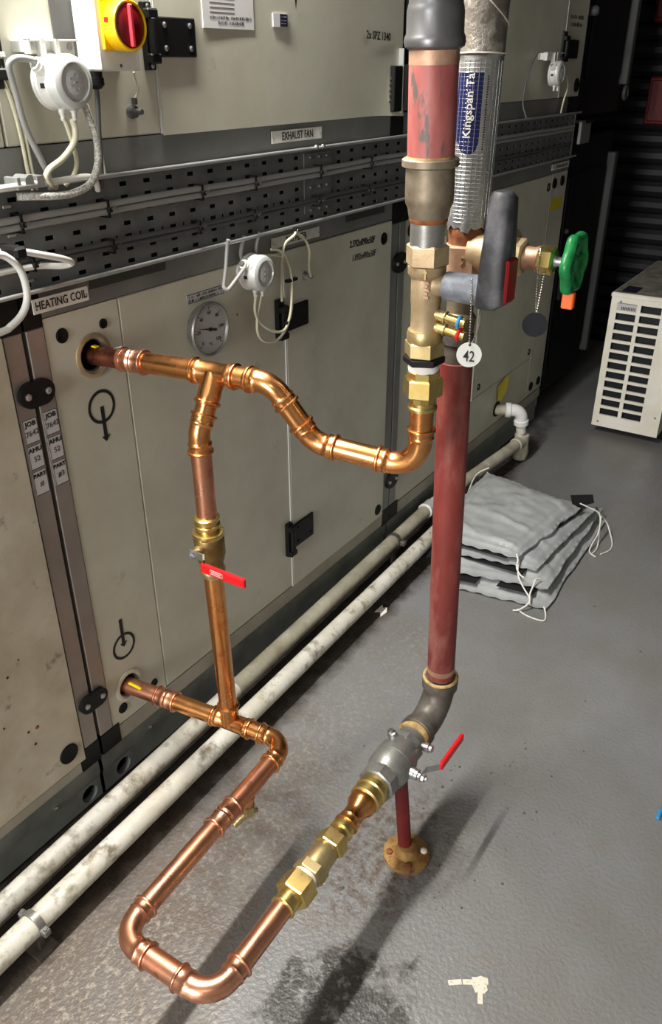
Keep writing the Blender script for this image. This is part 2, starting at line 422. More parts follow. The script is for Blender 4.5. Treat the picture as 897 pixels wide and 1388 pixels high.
# horizontal slats of the dark shutter on the far wall
slat0 = None
for i in range(26):
    z = 0.02 + i * 0.0925
    if slat0 is None:
        prof = [(5.56, z), (5.535, z + 0.006), (5.518, z + 0.03), (5.518, z + 0.06), (5.535, z + 0.084), (5.56, z + 0.09)]
        slat0 = MB().prism([(x, -1.9, zz) for x, zz in prof], (0, 2.9, 0)).build('slat', M_SHUT, we)
    else:
        O = ORG[slat0.name].copy(); O.z = z; dup(slat0, O, we)

# tube batten fixed high on the front of the units: the light that rakes down them
def batten(name, x0, x1, y, z, watts, label, size=0.07, tilt=(0, 0, 0)):
    t = thing(name, ((x0 + x1) / 2, y, z), label, 'light')
    MB().box(x0, x1, y - .04, y + .035, z + 0.02, z + 0.075, .008).build('housing', M_WHITE, t)
    MB().sweep([(x0 + .02, y, z), (x1 - .02, y, z)], 0.016, 16).build('tube', emit_mat(name + '_glow', (1, .97, .9, 1), 3.0), t)
    for x in (x0 + .015, x1 - .015): MB().box(x - .012, x + .012, y - .02, y + .02, z - .02, z + .03, .004).build('end_cap', M_WHITE, t)
    ld = bpy.data.lights.new(name + '_light', 'AREA'); ld.shape = 'RECTANGLE'; ld.size = x1 - x0 - .04; ld.size_y = size; ld.energy = watts; ld.color = (1.0, .965, .90)
    lo = bpy.data.objects.new('lamp_light', ld); COL.objects.link(lo); lo.parent = t; lo.location = (0, 0, -0.025); lo.rotation_euler = tilt
    return t
batten('tube_batten', 0.30, 1.60, -0.070, 2.52, LAMP_W, 'white tube batten light high in front of the upper unit', size=.04, tilt=(math.radians(-10), 0, 0))
batten('tube_batten', -2.2, -1.0, -1.7, 2.95, FILL_LAMP_W, 'added white tube fill light on the ceiling behind the viewer')  # unseen extra lamp, added to fill the fronts

# ------------------------------------------------------------------ air handling units
def disc_plug(parent, X, Z, r=0.0155, first=[None], name='plug', Yf=-0.004):
    key = round(r, 4)
    m = MB().lathe((X, 0.0, Z), (0, -1, 0), [(0, r), (-Yf - .0025, r), (-Yf - .001, r * .90), (-Yf - .002, r * .62), (-Yf - .003, r * .45)], 20)
    return m.build(name, M_BLACKR, parent)
def hinge(parent, xs0, xs1, xp1, zs0, zs1, zp0, zp1, name='hinge', bright=True):
    h = MB().box(xs0, xs1, -0.014, 0.0, zs0, zs1, .002)
    h.box(xs1 - .002, xp1, -0.010, 0.0, zp0, zp1, .002)
    h.box(xs0 - .001, xs1 + .006, -0.026, -.010, zp1 - .006, zp1 + .012, .003).box(xs0 - .001, xs1 + .006, -0.026, -.010, zp0 - .012, zp0 + .006, .003)
    o = h.build(name, M_BLACK, parent)
    xc = (xs0 + xs1) / 2 + .002
    MB().cyl((xc, -0.020, zp0 + .004), (xc, -0.020, zp1 - .004), 0.009, b=.001).build('knuckle', M_BLACK, o)
    w_ = xp1 - xs1
    for fx in (.28, .86):
        for fz in (.22, .80):
            X = xs1 + w_ * fx; Z = zp0 + (zp1 - zp0) * fz
            MB().lathe((X, -0.009, Z), (0, -1, 0), [(0, .0055), (.002, .0055), (.004, .003)], 10).build('screw', M_CHROME if bright else M_BLACK, o)
    for Z in (zs0 + .008, zs1 - .008):
        MB().lathe(((xs0 + xs1) / 2, -0.013, Z), (0, -1, 0), [(0, .005), (.002, .005), (.0035, .003)], 10).build('screw', M_BLACK if not bright else M_CHROME, o)
    return o
def clip(parent, xc, zc, w_=0.080, h_=0.050):
    r = h_ / 2; a = w_ / 2 - r; pts = []
    for i in range(11): th = -math.pi / 2 + math.pi * i / 10; pts.append((xc + a + r * math.cos(th), -0.004, zc + r * math.sin(th)))
    for i in range(11): th = math.pi / 2 + math.pi * i / 10; pts.append((xc - a + r * math.cos(th), -0.004, zc + r * math.sin(th)))
    o = MB().prism(pts, (0, -0.010, 0)).build('joining_clip', M_BLACK, parent)
    for s in (-1, 1):
        MB().lathe((xc + s * .0235, -0.0135, zc), (0, -1, 0), [(0, .0072), (.003, .0072), (.0055, .004)], 14).build('bolt', M_CHROME, o)
    return o
def panel(parent, x0, x1, z0, z1, name='panel', Yf=0.0, m=None, b=.0025):
    return MB().box(x0, x1, Yf, 0.04, z0, z1, b).build(name, m or M_PANEL, parent)
def base_rail(parent, x0, x1, holes=()):
    """folded base channel with round holes: face plate built round each hole"""
    m = MB(); y0, y1 = 0.012, 0.05; z0, z1 = 0.0, 0.143; R = 0.024; zc = 0.045; c = .032
    edges = [x0]
    for h in sorted(holes): edges += [h - c, h + c]
    edges.append(x1)
    prof = [(0.02, z1), (0.008, z1 - .006), (0.006, z1 - .05), (0.012, zc + c), (0.012, zc - c), (0.03, z0)]
    for i in range(len(edges) - 1):
        a, b_ = edges[i], edges[i + 1]
        if i % 2 == 0:
            n = len(prof); m.add([(a, y, z) for y, z in prof] + [(b_, y, z) for y, z in prof], [(k, k + 1, n + k + 1, n + k) for k in range(n - 1)])
        else:
            xc = (a + b_) / 2
            p1 = prof[:4]; p2 = prof[4:]
            for pp in (p1, p2):
                n = len(pp); m.add([(a, y, z) for y, z in pp] + [(b_, y, z) for y, z in pp], [(k, k + 1, n + k + 1, n + k) for k in range(n - 1)])
            N = 24; ov = []; iv = []; bv = []
            for k in range(N):
                th = 2 * math.pi * k / N; cx, sz = math.cos(th), math.sin(th); q = c / max(abs(cx), abs(sz))
                ov.append((xc + cx * q, 0.012, zc + sz * q)); iv.append((xc + cx * R, 0.012, zc + sz * R)); bv.append((xc + cx * R, 0.03, zc + sz * R))
            m.add(ov + iv + bv, [(k, (k + 1) % N, N + (k + 1) % N, N + k) for k in range(N)] + [(N + k, N + (k + 1) % N, 2 * N + (k + 1) % N, 2 * N + k) for k in range(N)])
    o = m.build('base_channel', M_BASE, parent)
    MB().box(x0, x1, 0.05, 0.06, 0.002, z1 - .004).build('base_back', M_DARK, parent)
    return o

ZB, ZT = 0.194, 1.236          # lower panels
# --- lower section on the left edge
L0 = thing('air_handling_unit', (0.4, 0.3, 0), 'scuffed cream lower unit section at the left edge, before the first post', 'air handler', 'air handling unit sections')
MB().box(-0.6, 0.925, 0.04, 0.9, 0.143, 1.298).build('carcass', M_DARK, L0)
panel(L0, -0.6, 0.882, 0.176, 1.225, m=M_PANELD, Yf=-0.004)
MB().box(-0.6, 0.866, -0.001, 0.04, 0.145, 0.174).build('bottom_rail', M_RAILB, L0)
MB().box(0.885, 0.9255, -0.002, 0.04, 0.205, 1.2225, .0015).build('post', M_POST, L0)
MB().box(0.868, 0.9255, -0.003, 0.04, 0.143, 0.204).build('corner_piece', M_BLACK, L0)
MB().box(0.80, 0.928, -0.001, 0.04, 1.2235, 1.295).build('corner_piece', M_BLACK, L0)
MB().box(-0.6, 0.80, 0.0, 0.04, 1.228, 1.288).build('top_rail', M_RAIL, L0)
base_rail(L0, -0.6, 0.921, (0.883,))
disc_plug(L0, 0.838, 0.231, 0.026, Yf=-.009)
for X, Z, r in ((0.775, .365, .0055), (0.752, .368, .0035), (0.762, .325, .004), (0.700, .42, .003), (0.735, .535, .0035), (0.768, .56, .0025)):
    MB().lathe((X, -.004, Z), (0, -1, 0), [(0, r), (.0004, r * .8)], 7).build('paint_chip', M_RUST if r > .005 else M_INK, L0)
MB().lathe((0.78, 0.006, 0.095), (0, -1, 0), [(0, .006), (.004, .006), (.006, .003)], 10).build('rivet', M_CHROME, L0)

# --- lower middle section: heating coil and bag filter
L1 = thing('air_handling_unit', (1.64, 0.3, 0), 'cream lower unit section with pipe connections, dial and filter door', 'air handler', 'air handling unit sections')
MB().box(0.935, 2.363, 0.04, 0.9, 0.143, 1.298).build('carcass', M_DARK, L1)
MB().box(0.935, 0.9755, -0.002, 0.04, 0.205, 1.2225, .0015).build('post', M_POST, L1)
MB().box(2.320, 2.3635, -0.002, 0.04, 0.205, 1.2225, .0015).build('post', M_RAIL, L1)
def holed_panel(parent, x0, x1, z0, z1, holes):
    """panel with round pipe openings"""
    m = MB(); N = 32; hs = sorted(holes, key=lambda h: h[1])
    zs = [z0]
    for hx, hz, r in hs: zs += [hz - r * 1.25, hz + r * 1.25]
    zs.append(z1)
    for i in range(len(zs) - 1):
        a, b_ = zs[i], zs[i + 1]
        if i % 2 == 0: m.add([(x0, 0, a), (x1, 0, a), (x1, 0, b_), (x0, 0, b_)], [(0, 1, 2, 3)])
        else:
            hx, hz, r = hs[i // 2]; q = r * 1.25
            m.add([(x0, 0, a), (hx - q, 0, a), (hx - q, 0, b_), (x0, 0, b_), (hx + q, 0, a), (x1, 0, a), (x1, 0, b_), (hx + q, 0, b_)], [(0, 1, 2, 3), (4, 5, 6, 7)])
            ov, iv, bv = [], [], []
            for k in range(N):
                th = 2 * math.pi * k / N; cx, sz = math.cos(th), math.sin(th); e = q / max(abs(cx), abs(sz))
                ov.append((hx + cx * e, 0, hz + sz * e)); iv.append((hx + cx * r, 0, hz + sz * r)); bv.append((hx + cx * r, 0.04, hz + sz * r))
            m.add(ov + iv + bv, [(k, (k + 1) % N, N + (k + 1) % N, N + k) for k in range(N)] + [(N + k, N + (k + 1) % N, 2 * N + (k + 1) % N, 2 * N + k) for k in range(N)])
    for xa in (x0, x1): m.add([(xa, 0, z0), (xa, 0, z1), (xa, .04, z1), (xa, .04, z0)], [(0, 1, 2, 3)])
    for za in (z0, z1): m.add([(x0, 0, za), (x1, 0, za), (x1, .04, za), (x0, .04, za)], [(0, 1, 2, 3)])
    return m.build('panel', M_PANEL, parent, ang=20)
HU = (1.087, 1.136); HL = (1.046, 0.290)
holed_panel(L1, 0.9775, 1.1675, ZB, ZT, [(HU[0], HU[1], .034), (HL[0], HL[1], .031)])
panel(L1, 1.171, 1.7455, ZB, ZT)
d1 = panel(L1, 1.7505, 2.3175, ZB - .003, ZT - .001, 'door', Yf=-.004)
MB().box(1.7462, 1.7500, -0.0035, 0.03, ZB, ZT).build('door_edge', M_WHITE, L1)
MB().box(0.996, 2.318, -0.001, 0.04, 0.145, 0.191).build('bottom_rail', M_RAILB, L1)
MB().box(0.934, 0.995, -0.003, 0.04, 0.145, 0.2035).build('corner_piece', M_BLACK, L1)
MB().box(2.3185, 2.366, -0.003, 0.04, 0.139, 0.204).build('corner_piece', M_BLACK, L1)
MB().box(0.934, 0.9765, -0.001, 0.04, 1.2235, 1.295).build('corner_piece', M_BLACK, L1)
MB().box(2.3185, 2.366, -0.003, 0.04, 1.2235, 1.30).build('corner_piece', M_BLACK, L1)
MB().box(0.978, 2.318, -0.001, 0.04, 1.2385, 1.288).build('top_rail', M_RAIL, L1)
base_rail(L1, 0.931, 2.363, (0.998,))
MB().lathe((1.10, 0.008, 0.10), (0, -1, 0), [(0, .006), (.004, .006), (.006, .003)], 10).build('rivet', M_CHROME, L1)
for hx, hz, r, col in ((HU[0], HU[1], .034, M_BRONZE), (HL[0], HL[1], .031, M_PANEL)):
    MB().lathe((hx, -0.0005, hz), (0, -1, 0), [(0, r + .013), (.003, r + .0125), (.0045, r + .008), (.0045, r + .004), (.002, r + .001)], 36, cap=False).build('pipe_collar', col, L1)
    MB().lathe((hx, 0.030, hz), (0, -1, 0), [(0, r), (.022, r - .004), (.010, r - .016)], 32, cap=False).build('rubber_seal', M_BLACKR, L1)
for X, Z, r in ((1.0165, 1.195, .0150), (1.123, 1.194, .0105), (1.128, 0.238, .0115), (1.0165, 0.2355, .0145)): disc_plug(L1, X, Z, r)
disc_plug(L1, 2.267, 1.189, .0185, Yf=-.008); disc_plug(L1, 2.279, 0.230, .0205, Yf=-.008)
clip(L1, 0.929, 1.105, .081, .051); clip(L1, 0.929, 0.330, .081, .047)
clip(L1, 2.367, 1.100, .085, .062); clip(L1, 2.369, 0.316, .080, .058)
hinge(L1, 1.703, 1.7300, 1.849, 1.010, 1.119, 1.024, 1.0905, bright=False)
hinge(L1, 1.7165, 1.7425, 1.859, 0.320, 0.435, 0.3345, 0.416, bright=False)
# flow direction marks painted on the panel
def flow_mark(cx, cz, r, za, zb, head_up=False):
    m = MB(); n = 36; vs = []
    for rr in (r, r - .0072):
        for k in range(n): th = 2 * math.pi * k / n; vs.append((cx + rr * math.cos(th), -0.0007, cz + rr * math.sin(th)))
    m.add(vs, [(k, (k + 1) % n, n + (k + 1) % n, n + k) for k in range(n)])
    m.add([(cx - .005, -.0008, za), (cx + .005, -.0008, za), (cx + .005, -.0008, zb + .010), (cx - .005, -.0008, zb + .010)], [(0, 1, 2, 3)])
    m.add([(cx - .012, -.0009, zb + .014), (cx + .012, -.0009, zb + .014), (cx, -.0009, zb)], [(0, 1, 2)])
    return m.build('flow_mark', M_INK, L1, flat=True)
flow_mark(1.0885, 1.0235, .0375, 1.024, 0.943); flow_mark(1.0495, 0.411, .0365, 0.491, 0.408)
# job stickers on the posts
for x0, rows in ((0.8895, (('JOB', '7642', 1.058, 1.008), ('AHU', '52', 1.003, .953), ('PART', '#', .948, .895))), (0.9395, (('JOB', '7642', 1.060, 1.010), ('AHU', '52', 1.005, .955), ('PART', '#3', .950, .897)))):
    own = L0 if x0 < .93 else L1
    for a, b_, zt, zb in rows:
        x1 = x0 + .033
        s = MB().box(x0, x1, -.0028, -.0015, zb, zt).build('sticker', M_LABELG, own)
        fr = MB()
        for q in ((x0, x1, zt - .0012, zt), (x0, x1, zb, zb + .0012), (x0, x0 + .001, zb, zt), (x1 - .001, x1, zb, zt)): fr.box(q[0], q[1], -.0031, -.0027, q[2], q[3])
        fr.build('border', M_INK, s)
        text(a, .0135 if a != 'PART' else .0115, ((x0 + x1) / 2, -.0031, zt - .010), (1, 0, 0), (0, 0, 1), M_INK, s, sx=1.12, bold=.0004)
        text(b_, .0160, ((x0 + x1) / 2 + .001, -.0031, zt - .030), (1, 0, .08), (0, 0, 1), M_INK if b_ == '#3' else M_INKF, s, name='handwriting')
MB().box(1.10, 1.317, -.0022, 0, 1.268, 1.284).build('label_strip', M_STRIPD, L1)
MB().box(2.05, 2.27, -.0022, 0, 1.266, 1.284).build('label_strip', M_STRIPD, L1)
text('2.592x890x50F', .027, (2.14, -.0048, 1.1985), (1, 0, -.04), (.1, 0, 1), M_INK, L1, name='handwriting', sx=.86, bold=.0004)
text('1.892x490x50F', .026, (2.15, -.0048, 1.1575), (1, 0, -.04), (.1, 0, 1), M_INKF, L1, name='handwriting', sx=.86, bold=.0003)
def scribble(parent, x0, x1, z, h, Yp, n, m=M_INK, name='print_line'):
    """unreadable small print: a row of tiny strokes"""
    mb = MB(); x = x0; p = (x1 - x0) / n
    for i in range(n):
        if random.random() < .1: x += p; continue
        ww = p * random.uniform(.35, .8); hh = h * random.uniform(.7, 1)
        mb.add([(x, Yp, z), (x + ww, Yp, z), (x + ww, Yp, z + hh), (x, Yp, z + hh)], [(0, 1, 2, 3)]); x += p
    return mb.build(name, m, parent, flat=True)
wl = MB().box(1.377, 1.505, -.0012, 0, 1.178, 1.1985).build('warning_label', M_LABELG, L1)
for z in (1.189, 1.1805): scribble(wl, 1.382, 1.500, z, .0065, -.0015, 26)
fr = MB()
for q in ((1.377, 1.505, 1.197, 1.1985), (1.377, 1.505, 1.178, 1.1793), (1.377, 1.3785, 1.178, 1.1985), (1.5035, 1.505, 1.178, 1.1985)): fr.box(q[0], q[1], -.0015, -.001, q[2], q[3])
fr.build('border', M_INK, wl)
MB().lathe((1.5515, 0, 1.115), (0, -1, 0), [(0, .003), (.001, .002)], 8).build('rivet', M_RUST, L1)
# pressure nipple on the filter door
npl = MB().lathe((1.838, -.004, 1.157), (0, -1, 0), [(0, .012), (.003, .012), (.004, .008), (.012, .008), (.014, .005), (.026, .005)], 16).build('pressure_nipple', M_CHROME, L1)

# --- lower far section
L2 = thing('air_handling_unit', (3.2, 0.3, 0), 'cream lower unit section farthest away, with the drain outlet and yellow tag', 'air handler', 'air handling unit sections')
MB().box(2.371, 3.955, 0.04, 0.9, 0.143, 1.298).build('carcass', M_DARK, L2)
MB().box(2.371, 2.4115, -0.002, 0.04, 0.205, 1.2225, .0015).build('post', M_RAIL, L2)
MB().box(2.368, 2.433, -0.003, 0.04, 0.143, 0.204).build('corner_piece', M_BLACK, L2)
MB().box(2.368, 2.424, -0.003, 0.04, 1.2235, 1.30).build('corner_piece', M_BLACK, L2)
panel(L2, 2.4135, 3.052, ZB, ZT)
panel(L2, 3.0705, 3.742, 0.406, ZT, 'door', Yf=-.004)
MB().box(3.055, 3.0675, -0.005, 0.03, 0.40, ZT).build('door_edge', M_PANEL, L2)
MB().box(3.7435, 3.7475, -0.004, 0.03, 0.40, ZT).build('door_edge', M_WHITE, L2)
panel(L2, 3.055, 3.742, ZB, 0.402)
panel(L2, 3.7485, 3.952, ZB + .002, ZT)
MB().box(2.434, 3.945, -0.001, 0.04, 0.145, 0.191).build('bottom_rail', M_RAILB, L2)
MB().box(2.425, 3.95, -0.001, 0.04, 1.2385, 1.288).build('top_rail', M_RAIL, L2)
base_rail(L2, 2.368, 3.95, (3.80,))
for X, Z, r in ((2.449, 1.188, .022), (3.122, .445, .0155), (3.706, .444, .0165), (3.797, .242, .022), (3.899, .241, .022), (3.705, 1.187, .0185), (3.785, 1.195, .022), (3.884, 1.197, .022)): disc_plug(L2, X, Z, r, Yf=-.007)
MB().box(3.772, 3.905, -.0012, 0, 1.078, 1.128).build('yellow_label', M_YPAP, L2)
yt = MB().add([(3.345, -.006, .378), (3.42, -.008, .402), (3.455, -.012, .40), (3.44, -.014, .335), (3.39, -.010, .296), (3.352, -.007, .31)], [(0, 1, 2, 3, 4, 5)]).build('yellow_tag', M_YPAP, L2, flat=True)
MB().lathe((3.365, .01, .263), (0, -1, 0), [(0, .036), (.014, .036), (.016, .030)], 24).build('outlet_collar', M_BLACKR, L2)

# --- dark section beyond the far end
L3 = thing('air_handling_unit', (4.35, 0.3, 0), 'unlit black lower duct section past the cream units', 'air handler', 'air handling unit sections')
MB().box(3.98, 4.70, 0.03, 0.9, 0.12, 1.36).build('casing', M_DUCT, L3)
MB().box(4.655, 4.705, -0.01, 0.05, 0.20, 1.26, .004).build('post', M_DUCTP, L3)
MB().box(3.985, 4.010, 0.0, 0.05, 0.16, 1.20, .004).build('post', M_DUCT, L3)
MB().box(4.10, 4.60, 0.018, 0.04, 0.25, 1.20, .006).build('door', M_DUCT, L3)
MB().box(4.035, 4.075, -0.02, 0.03, 0.62, 0.75, .005).build('latch', M_BLACK, L3)
U3 = thing('air_handling_unit', (4.35, 0.3, 1.37), 'unlit black upper duct section past the cream units', 'air handler', 'air handling unit sections')
MB().box(3.99, 4.70, 0.03, 0.9, 1.45, 2.6).build('casing', M_DUCT, U3)
MB().box(4.655, 4.705, -0.01, 0.05, 1.57, 2.5, .004).build('post', M_DUCTP, U3)
MB().box(4.10, 4.60, 0.018, 0.04, 1.6, 2.5, .006).build('door', M_DUCT, U3)
MB().torus((4.62, -.02, 1.535), (0, 1, 0), .028, .009, 16, 8).build('lifting_eye', M_DUCTP, U3)
MB().lathe((4.03, .02, 1.86), (0, -1, 0), [(0, .02), (.03, .02), (.04, .012)], 14).build('knob', M_DUCTP, U3)
for z in (1.86, .95): MB().lathe((4.06, .02, z), (0, -1, 0), [(0, .012), (.02, .012), (.026, .006)], 12).build('bolt', M_DUCTP, U3 if z > 1.4 else L3)

# --- upper sections
U1 = thing('air_handling_unit', (1.3, 0.3, 1.37), 'cream upper exhaust fan unit section with black hinges and notices', 'air handler', 'air handling unit sections')
MB().box(-0.6, 2.363, 0.04, 0.9, 1.30, 2.28).build('carcass', M_DARK, U1)
panel(U1, -0.6, 0.964, 1.536, 2.26)
panel(U1, 0.9675, 1.3435, 1.5365, 2.26)
MB().box(1.3438, 1.3475, -.0035, .03, 1.5365, 2.26).build('door_edge', M_WHITE, U1)
# the fan door, its lower outer corner bent away from the seal
dm = MB(); nx, nz_ = 24, 16; vs = []; fs = []
for i in range(nx + 1):
    for j in range(nz_ + 1):
        x = 1.348 + (2.338 - 1.348) * i / nx; z = 1.533 + (2.26 - 1.533) * j / nz_
        k = max(0, (x - 2.18) / .16) ** 1.5 * max(0, 1 - (z - 1.533) / .12) ** 1.5
        vs.append((x, -.006 - .012 * k + .0012 * math.sin(x * 9 + z * 5), z - .006 * k))
for i in range(nx):
    for j in range(nz_): a = i * (nz_ + 1) + j; fs.append((a, a + nz_ + 1, a + nz_ + 2, a + 1))
n = len(vs)
per = [i * (nz_ + 1) for i in range(nx + 1)] + [nx * (nz_ + 1) + j for j in range(1, nz_ + 1)] + [i * (nz_ + 1) + nz_ for i in range(nx - 1, -1, -1)] + [j for j in range(nz_ - 1, 0, -1)]
vs += [(vs[q][0], .035, vs[q][2]) for q in per]
for q in range(len(per)): fs.append((per[q], per[(q + 1) % len(per)], n + (q + 1) % len(per), n + q))
dm.add(vs, fs).build('door', M_PANEL, U1, ang=50)
MB().box(2.272, 2.318, -.0225, -.004, 1.540, 1.657, .002).build('door_seal', M_BLACKR, U1)
MB().box(2.319, 2.324, -.0225, -.004, 1.536, 1.70, .001).build('door_edge', M_LIP, U1)
ch = MB()
for z in (1.625, 1.612, 1.598, 1.585, 1.570): ch.torus((2.268, -.010, z), (0, 1, .2), .0045, .0015, 12, 6)
ch.build('latch_chain', M_CHAIN, U1)
MB().box(2.342, 2.363, 0.0, 0.04, 1.54, 2.26).build('post', M_DARK, U1)
MB().box(-0.6, 2.29, -0.001, 0.04, 1.474, 1.5345).build('bottom_rail', M_RAIL, U1)
MB().box(2.292, 2.366, -0.003, 0.04, 1.46, 1.532).build('corner_piece', M_BLACK, U1)
hinge(U1, 1.3120, 1.3345, 1.4605, 1.6505, 1.7655, 1.6735, 1.7425)
hinge(U1, 0.90, 0.975, 0.985, 1.625, 1.80, 1.65, 1.76)
MB().lathe((1.266, 0, 1.580), (0, -1, 0), [(0, .013), (.004, .013), (.006, .010), (.012, .011), (.014, .006), (.03, .005)], 18).build('pressure_nipple', M_CABLED, U1)
MB().box(1.262, 1.272, -.016, -.006, 1.592, 1.606, .002).build('nipple_cap', M_CABLED, U1)
pp = MB().box(1.4865, 1.6555, -.0085, -.0065, 1.727, 1.93).build('notice_sheet', M_PAPER, U1)
for z in (1.744, 1.7345): scribble(pp, 1.505 if z > 1.74 else 1.535, 1.648 if z > 1.74 else 1.622, z, .006, -.0088, 34 if z > 1.74 else 20)
for i in range(12): MB().box(1.51, 1.59, -.0088, -.0084, 1.756 + i * .0085, 1.7568 + i * .0085).build('print_rule', M_INKF, pp)
sk = MB().box(1.7255, 1.782, -.0095, -.0075, 1.7355, 1.762).build('sticker', M_PAPER, U1)
MB().box(1.7515, 1.7805, -.0099, -.009, 1.7365, 1.7612).build('print_block', M_NAVY, sk)
for z in (1.755, 1.748, 1.742): scribble(sk, 1.756, 1.777, z, .002, -.0102, 8, M_LABELG)
MB().add([(1.8125, -.0085, 1.795), (1.822, -.0085, 1.795), (1.8165, -.0085, 1.771)], [(0, 1, 2)]).build('black_wedge', M_INK, U1, flat=True)
text('2x SPZ 1340', .027, (2.199, -.0095, 1.727), (1, 0, -.03), (0, 0, 1), M_INK, U1, name='handwriting', sx=.92, bold=.0004)
U2 = thing('air_handling_unit', (3.2, 0.3, 1.37), 'cream upper unit section farthest away, behind the foil pipe', 'air handler', 'air handling unit sections')
MB().box(2.37, 3.975, 0.04, 0.9, 1.30, 2.28).build('carcass', M_DARK, U2)
MB().box(2.37, 2.42, 0.0, 0.04, 1.54, 2.26).build('post', M_RAIL, U2)
panel(U2, 2.423, 3.689, 1.5365, 2.26, 'door', Yf=-.004)
MB().box(3.690, 3.696, -.005, .03, 1.5365, 2.26).build('door_edge', M_WHITE, U2)
panel(U2, 3.698, 3.958, 1.5365, 2.26)
MB().box(2.37, 3.82, -0.001, 0.04, 1.474, 1.5345).build('bottom_rail', M_RAIL, U2)
MB().box(3.825, 3.97, -0.003, 0.04, 1.46, 1.532).build('corner_piece', M_BLACK, U2)
hinge(U2, 3.655, 3.692, 3.855, 1.672, 1.775, 1.680, 1.748, bright=False)
disc_plug(U2, 3.910, 1.580, .027, Yf=-.008); disc_plug(U2, 2.375, 1.69, .03)
scribble(U2, 3.74, 3.90, 1.822, .016, -.0008, 14, M_INKF, 'handwriting')
scribble(U2, 3.75, 3.90, 1.795, .016, -.0008, 12, M_INKF, 'handwriting')

# ------------------------------------------------------------------ name plates
def plate(name, s, x0, x1, z0, z1, Yp, label, sz, scr=True):
    t = thing(name, ((x0 + x1) / 2, Yp, z0), label, 'sign', 'engraved name plates')
    MB().box(x0, x1, Yp - .002, Yp, z0, z1, .0005).build('plate', M_PLATE, t)
    if s is None: scribble(t, x0 + .02, x1 - .02, (z0 + z1) / 2 - .007, .014, Yp - .0024, 12, M_INKF, 'lettering')
    else: text(s, sz, ((x0 + x1) / 2, Yp - .0024, (z0 + z1) / 2 - .0003), (1, 0, 0), (0, 0, 1), M_INK, t, sx=.80, bold=.0002)
    for x in (x0 + .0065, x1 - .0065):
        MB().lathe((x, Yp - .0015, (z0 + z1) / 2 - .002), (0, -1, 0), [(0, .0028), (.001, .0028), (.0022, .0015)], 10).build('rivet', M_CHROME, t)
plate('name_plate', 'HEATING COIL', .9425, 1.0755, 1.256, 1.2835, -.0235, 'white name plate reading HEATING COIL', .0225)
plate('name_plate', 'BAG FILTER', 1.696, 1.912, 1.2490, 1.2755, -.003, 'white name plate reading BAG FILTER, half behind clear tubes', .0225)
plate('name_plate', 'EXHAUST FAN', 1.711, 1.927, 1.4925, 1.520, -.003, 'white name plate reading EXHAUST FAN above the cable tray', .0255)
plate('name_plate', None, 3.718, 3.940, 1.252, 1.278, -.003, 'grimy name plate at the far end under the cable tray', .022)
MB().box(.940, .955, -.0235, -.001, 1.258, 1.281).build('spacer', M_BLACK, [o for o in bpy.data.objects if o.name == 'name_plate'][0])

# ------------------------------------------------------------------ perforated cable tray
ct = thing('cable_tray', (1.9, -.02, 1.30), 'long perforated galvanised cable tray between upper and lower units', 'cable tray')
rows = [1.307 + .0246 * i for i in range(7)]
zs = [1.300]
for r in rows: zs += [r - .0042, r + .0042]
zs.append(1.4755)
pitch = .0655; x_first = 1.2117 - 20 * pitch; x_end = 3.90
xs = [-.12]; x = x_first
while x < x_end:
    xs += [x - .0098, x + .0098, x + pitch / 2 - .003, x + pitch / 2 + .003]; x += pitch
xs.append(3.92)
tm = MB(); gv = [(x, -.012, z) for x in xs for z in zs]; gf = []; nz_ = len(zs)
for i in range(len(xs) - 1):
    k = (i - 1) % 4
    for j in range(nz_ - 1):
        if i >= 1 and i < len(xs) - 2 and j % 2 == 1 and (k == 0 or (k == 2 and (j // 2) == 2)): continue
        a = i * nz_ + j; gf.append((a, a + nz_, a + nz_ + 1, a + 1))
tm.add(gv, gf)
to = tm.build('perforated_web', M_TRAY, ct, flat=True)
so = to.modifiers.new('thickness', 'SOLIDIFY'); so.thickness = .0015
for z, s in ((1.4755, 1), (1.300, -1)):
    m = MB().box(-.12, 3.92, -.036, -.0115, z - .0008, z + .0008); m.build('flange', M_TRAY, ct)
    MB().sweep([(-.12, -.036, z), (3.92, -.036, z)], .0042, 12).build('rolled_edge', M_LIP, ct)
spl = MB().box(1.83, 1.955, -.0155, -.0128, 1.318, 1.462).build('splice_plate', M_TRAY, ct)
for x in (1.855, 1.895, 1.93):
    for z in (1.325, 1.352, 1.380, 1.452):
        MB().lathe((x, -.0155, z), (0, -1, 0), [(0, .0045), (.003, .0045), (.005, .0025)], 10).build('bolt', M_CHROME, spl)
for x in (1.84, 1.87):
    MB().lathe((x, -.046, 1.4765), (0, 0, 1), [(0, .007), (.004, .007), (.007, .004)], 10).build('bolt', M_CHROME, ct)
bk = MB().box(3.925, 4.06, -.045, -.03, 1.345, 1.438, .003).build('end_bracket', M_RAIL, ct)
MB().box(3.93, 4.05, -.06, .03, 1.43, 1.442).build('end_shelf', M_DUCT, ct)
for x, z in ((.935, 1.397), (.935, 1.378), (.935, 1.445), (.955, 1.315)):
    MB().box(x - .009, x + .009, -.0155, -.0125, z - .003, z + .003, .001).build('slot_clip', M_LIP, ct)

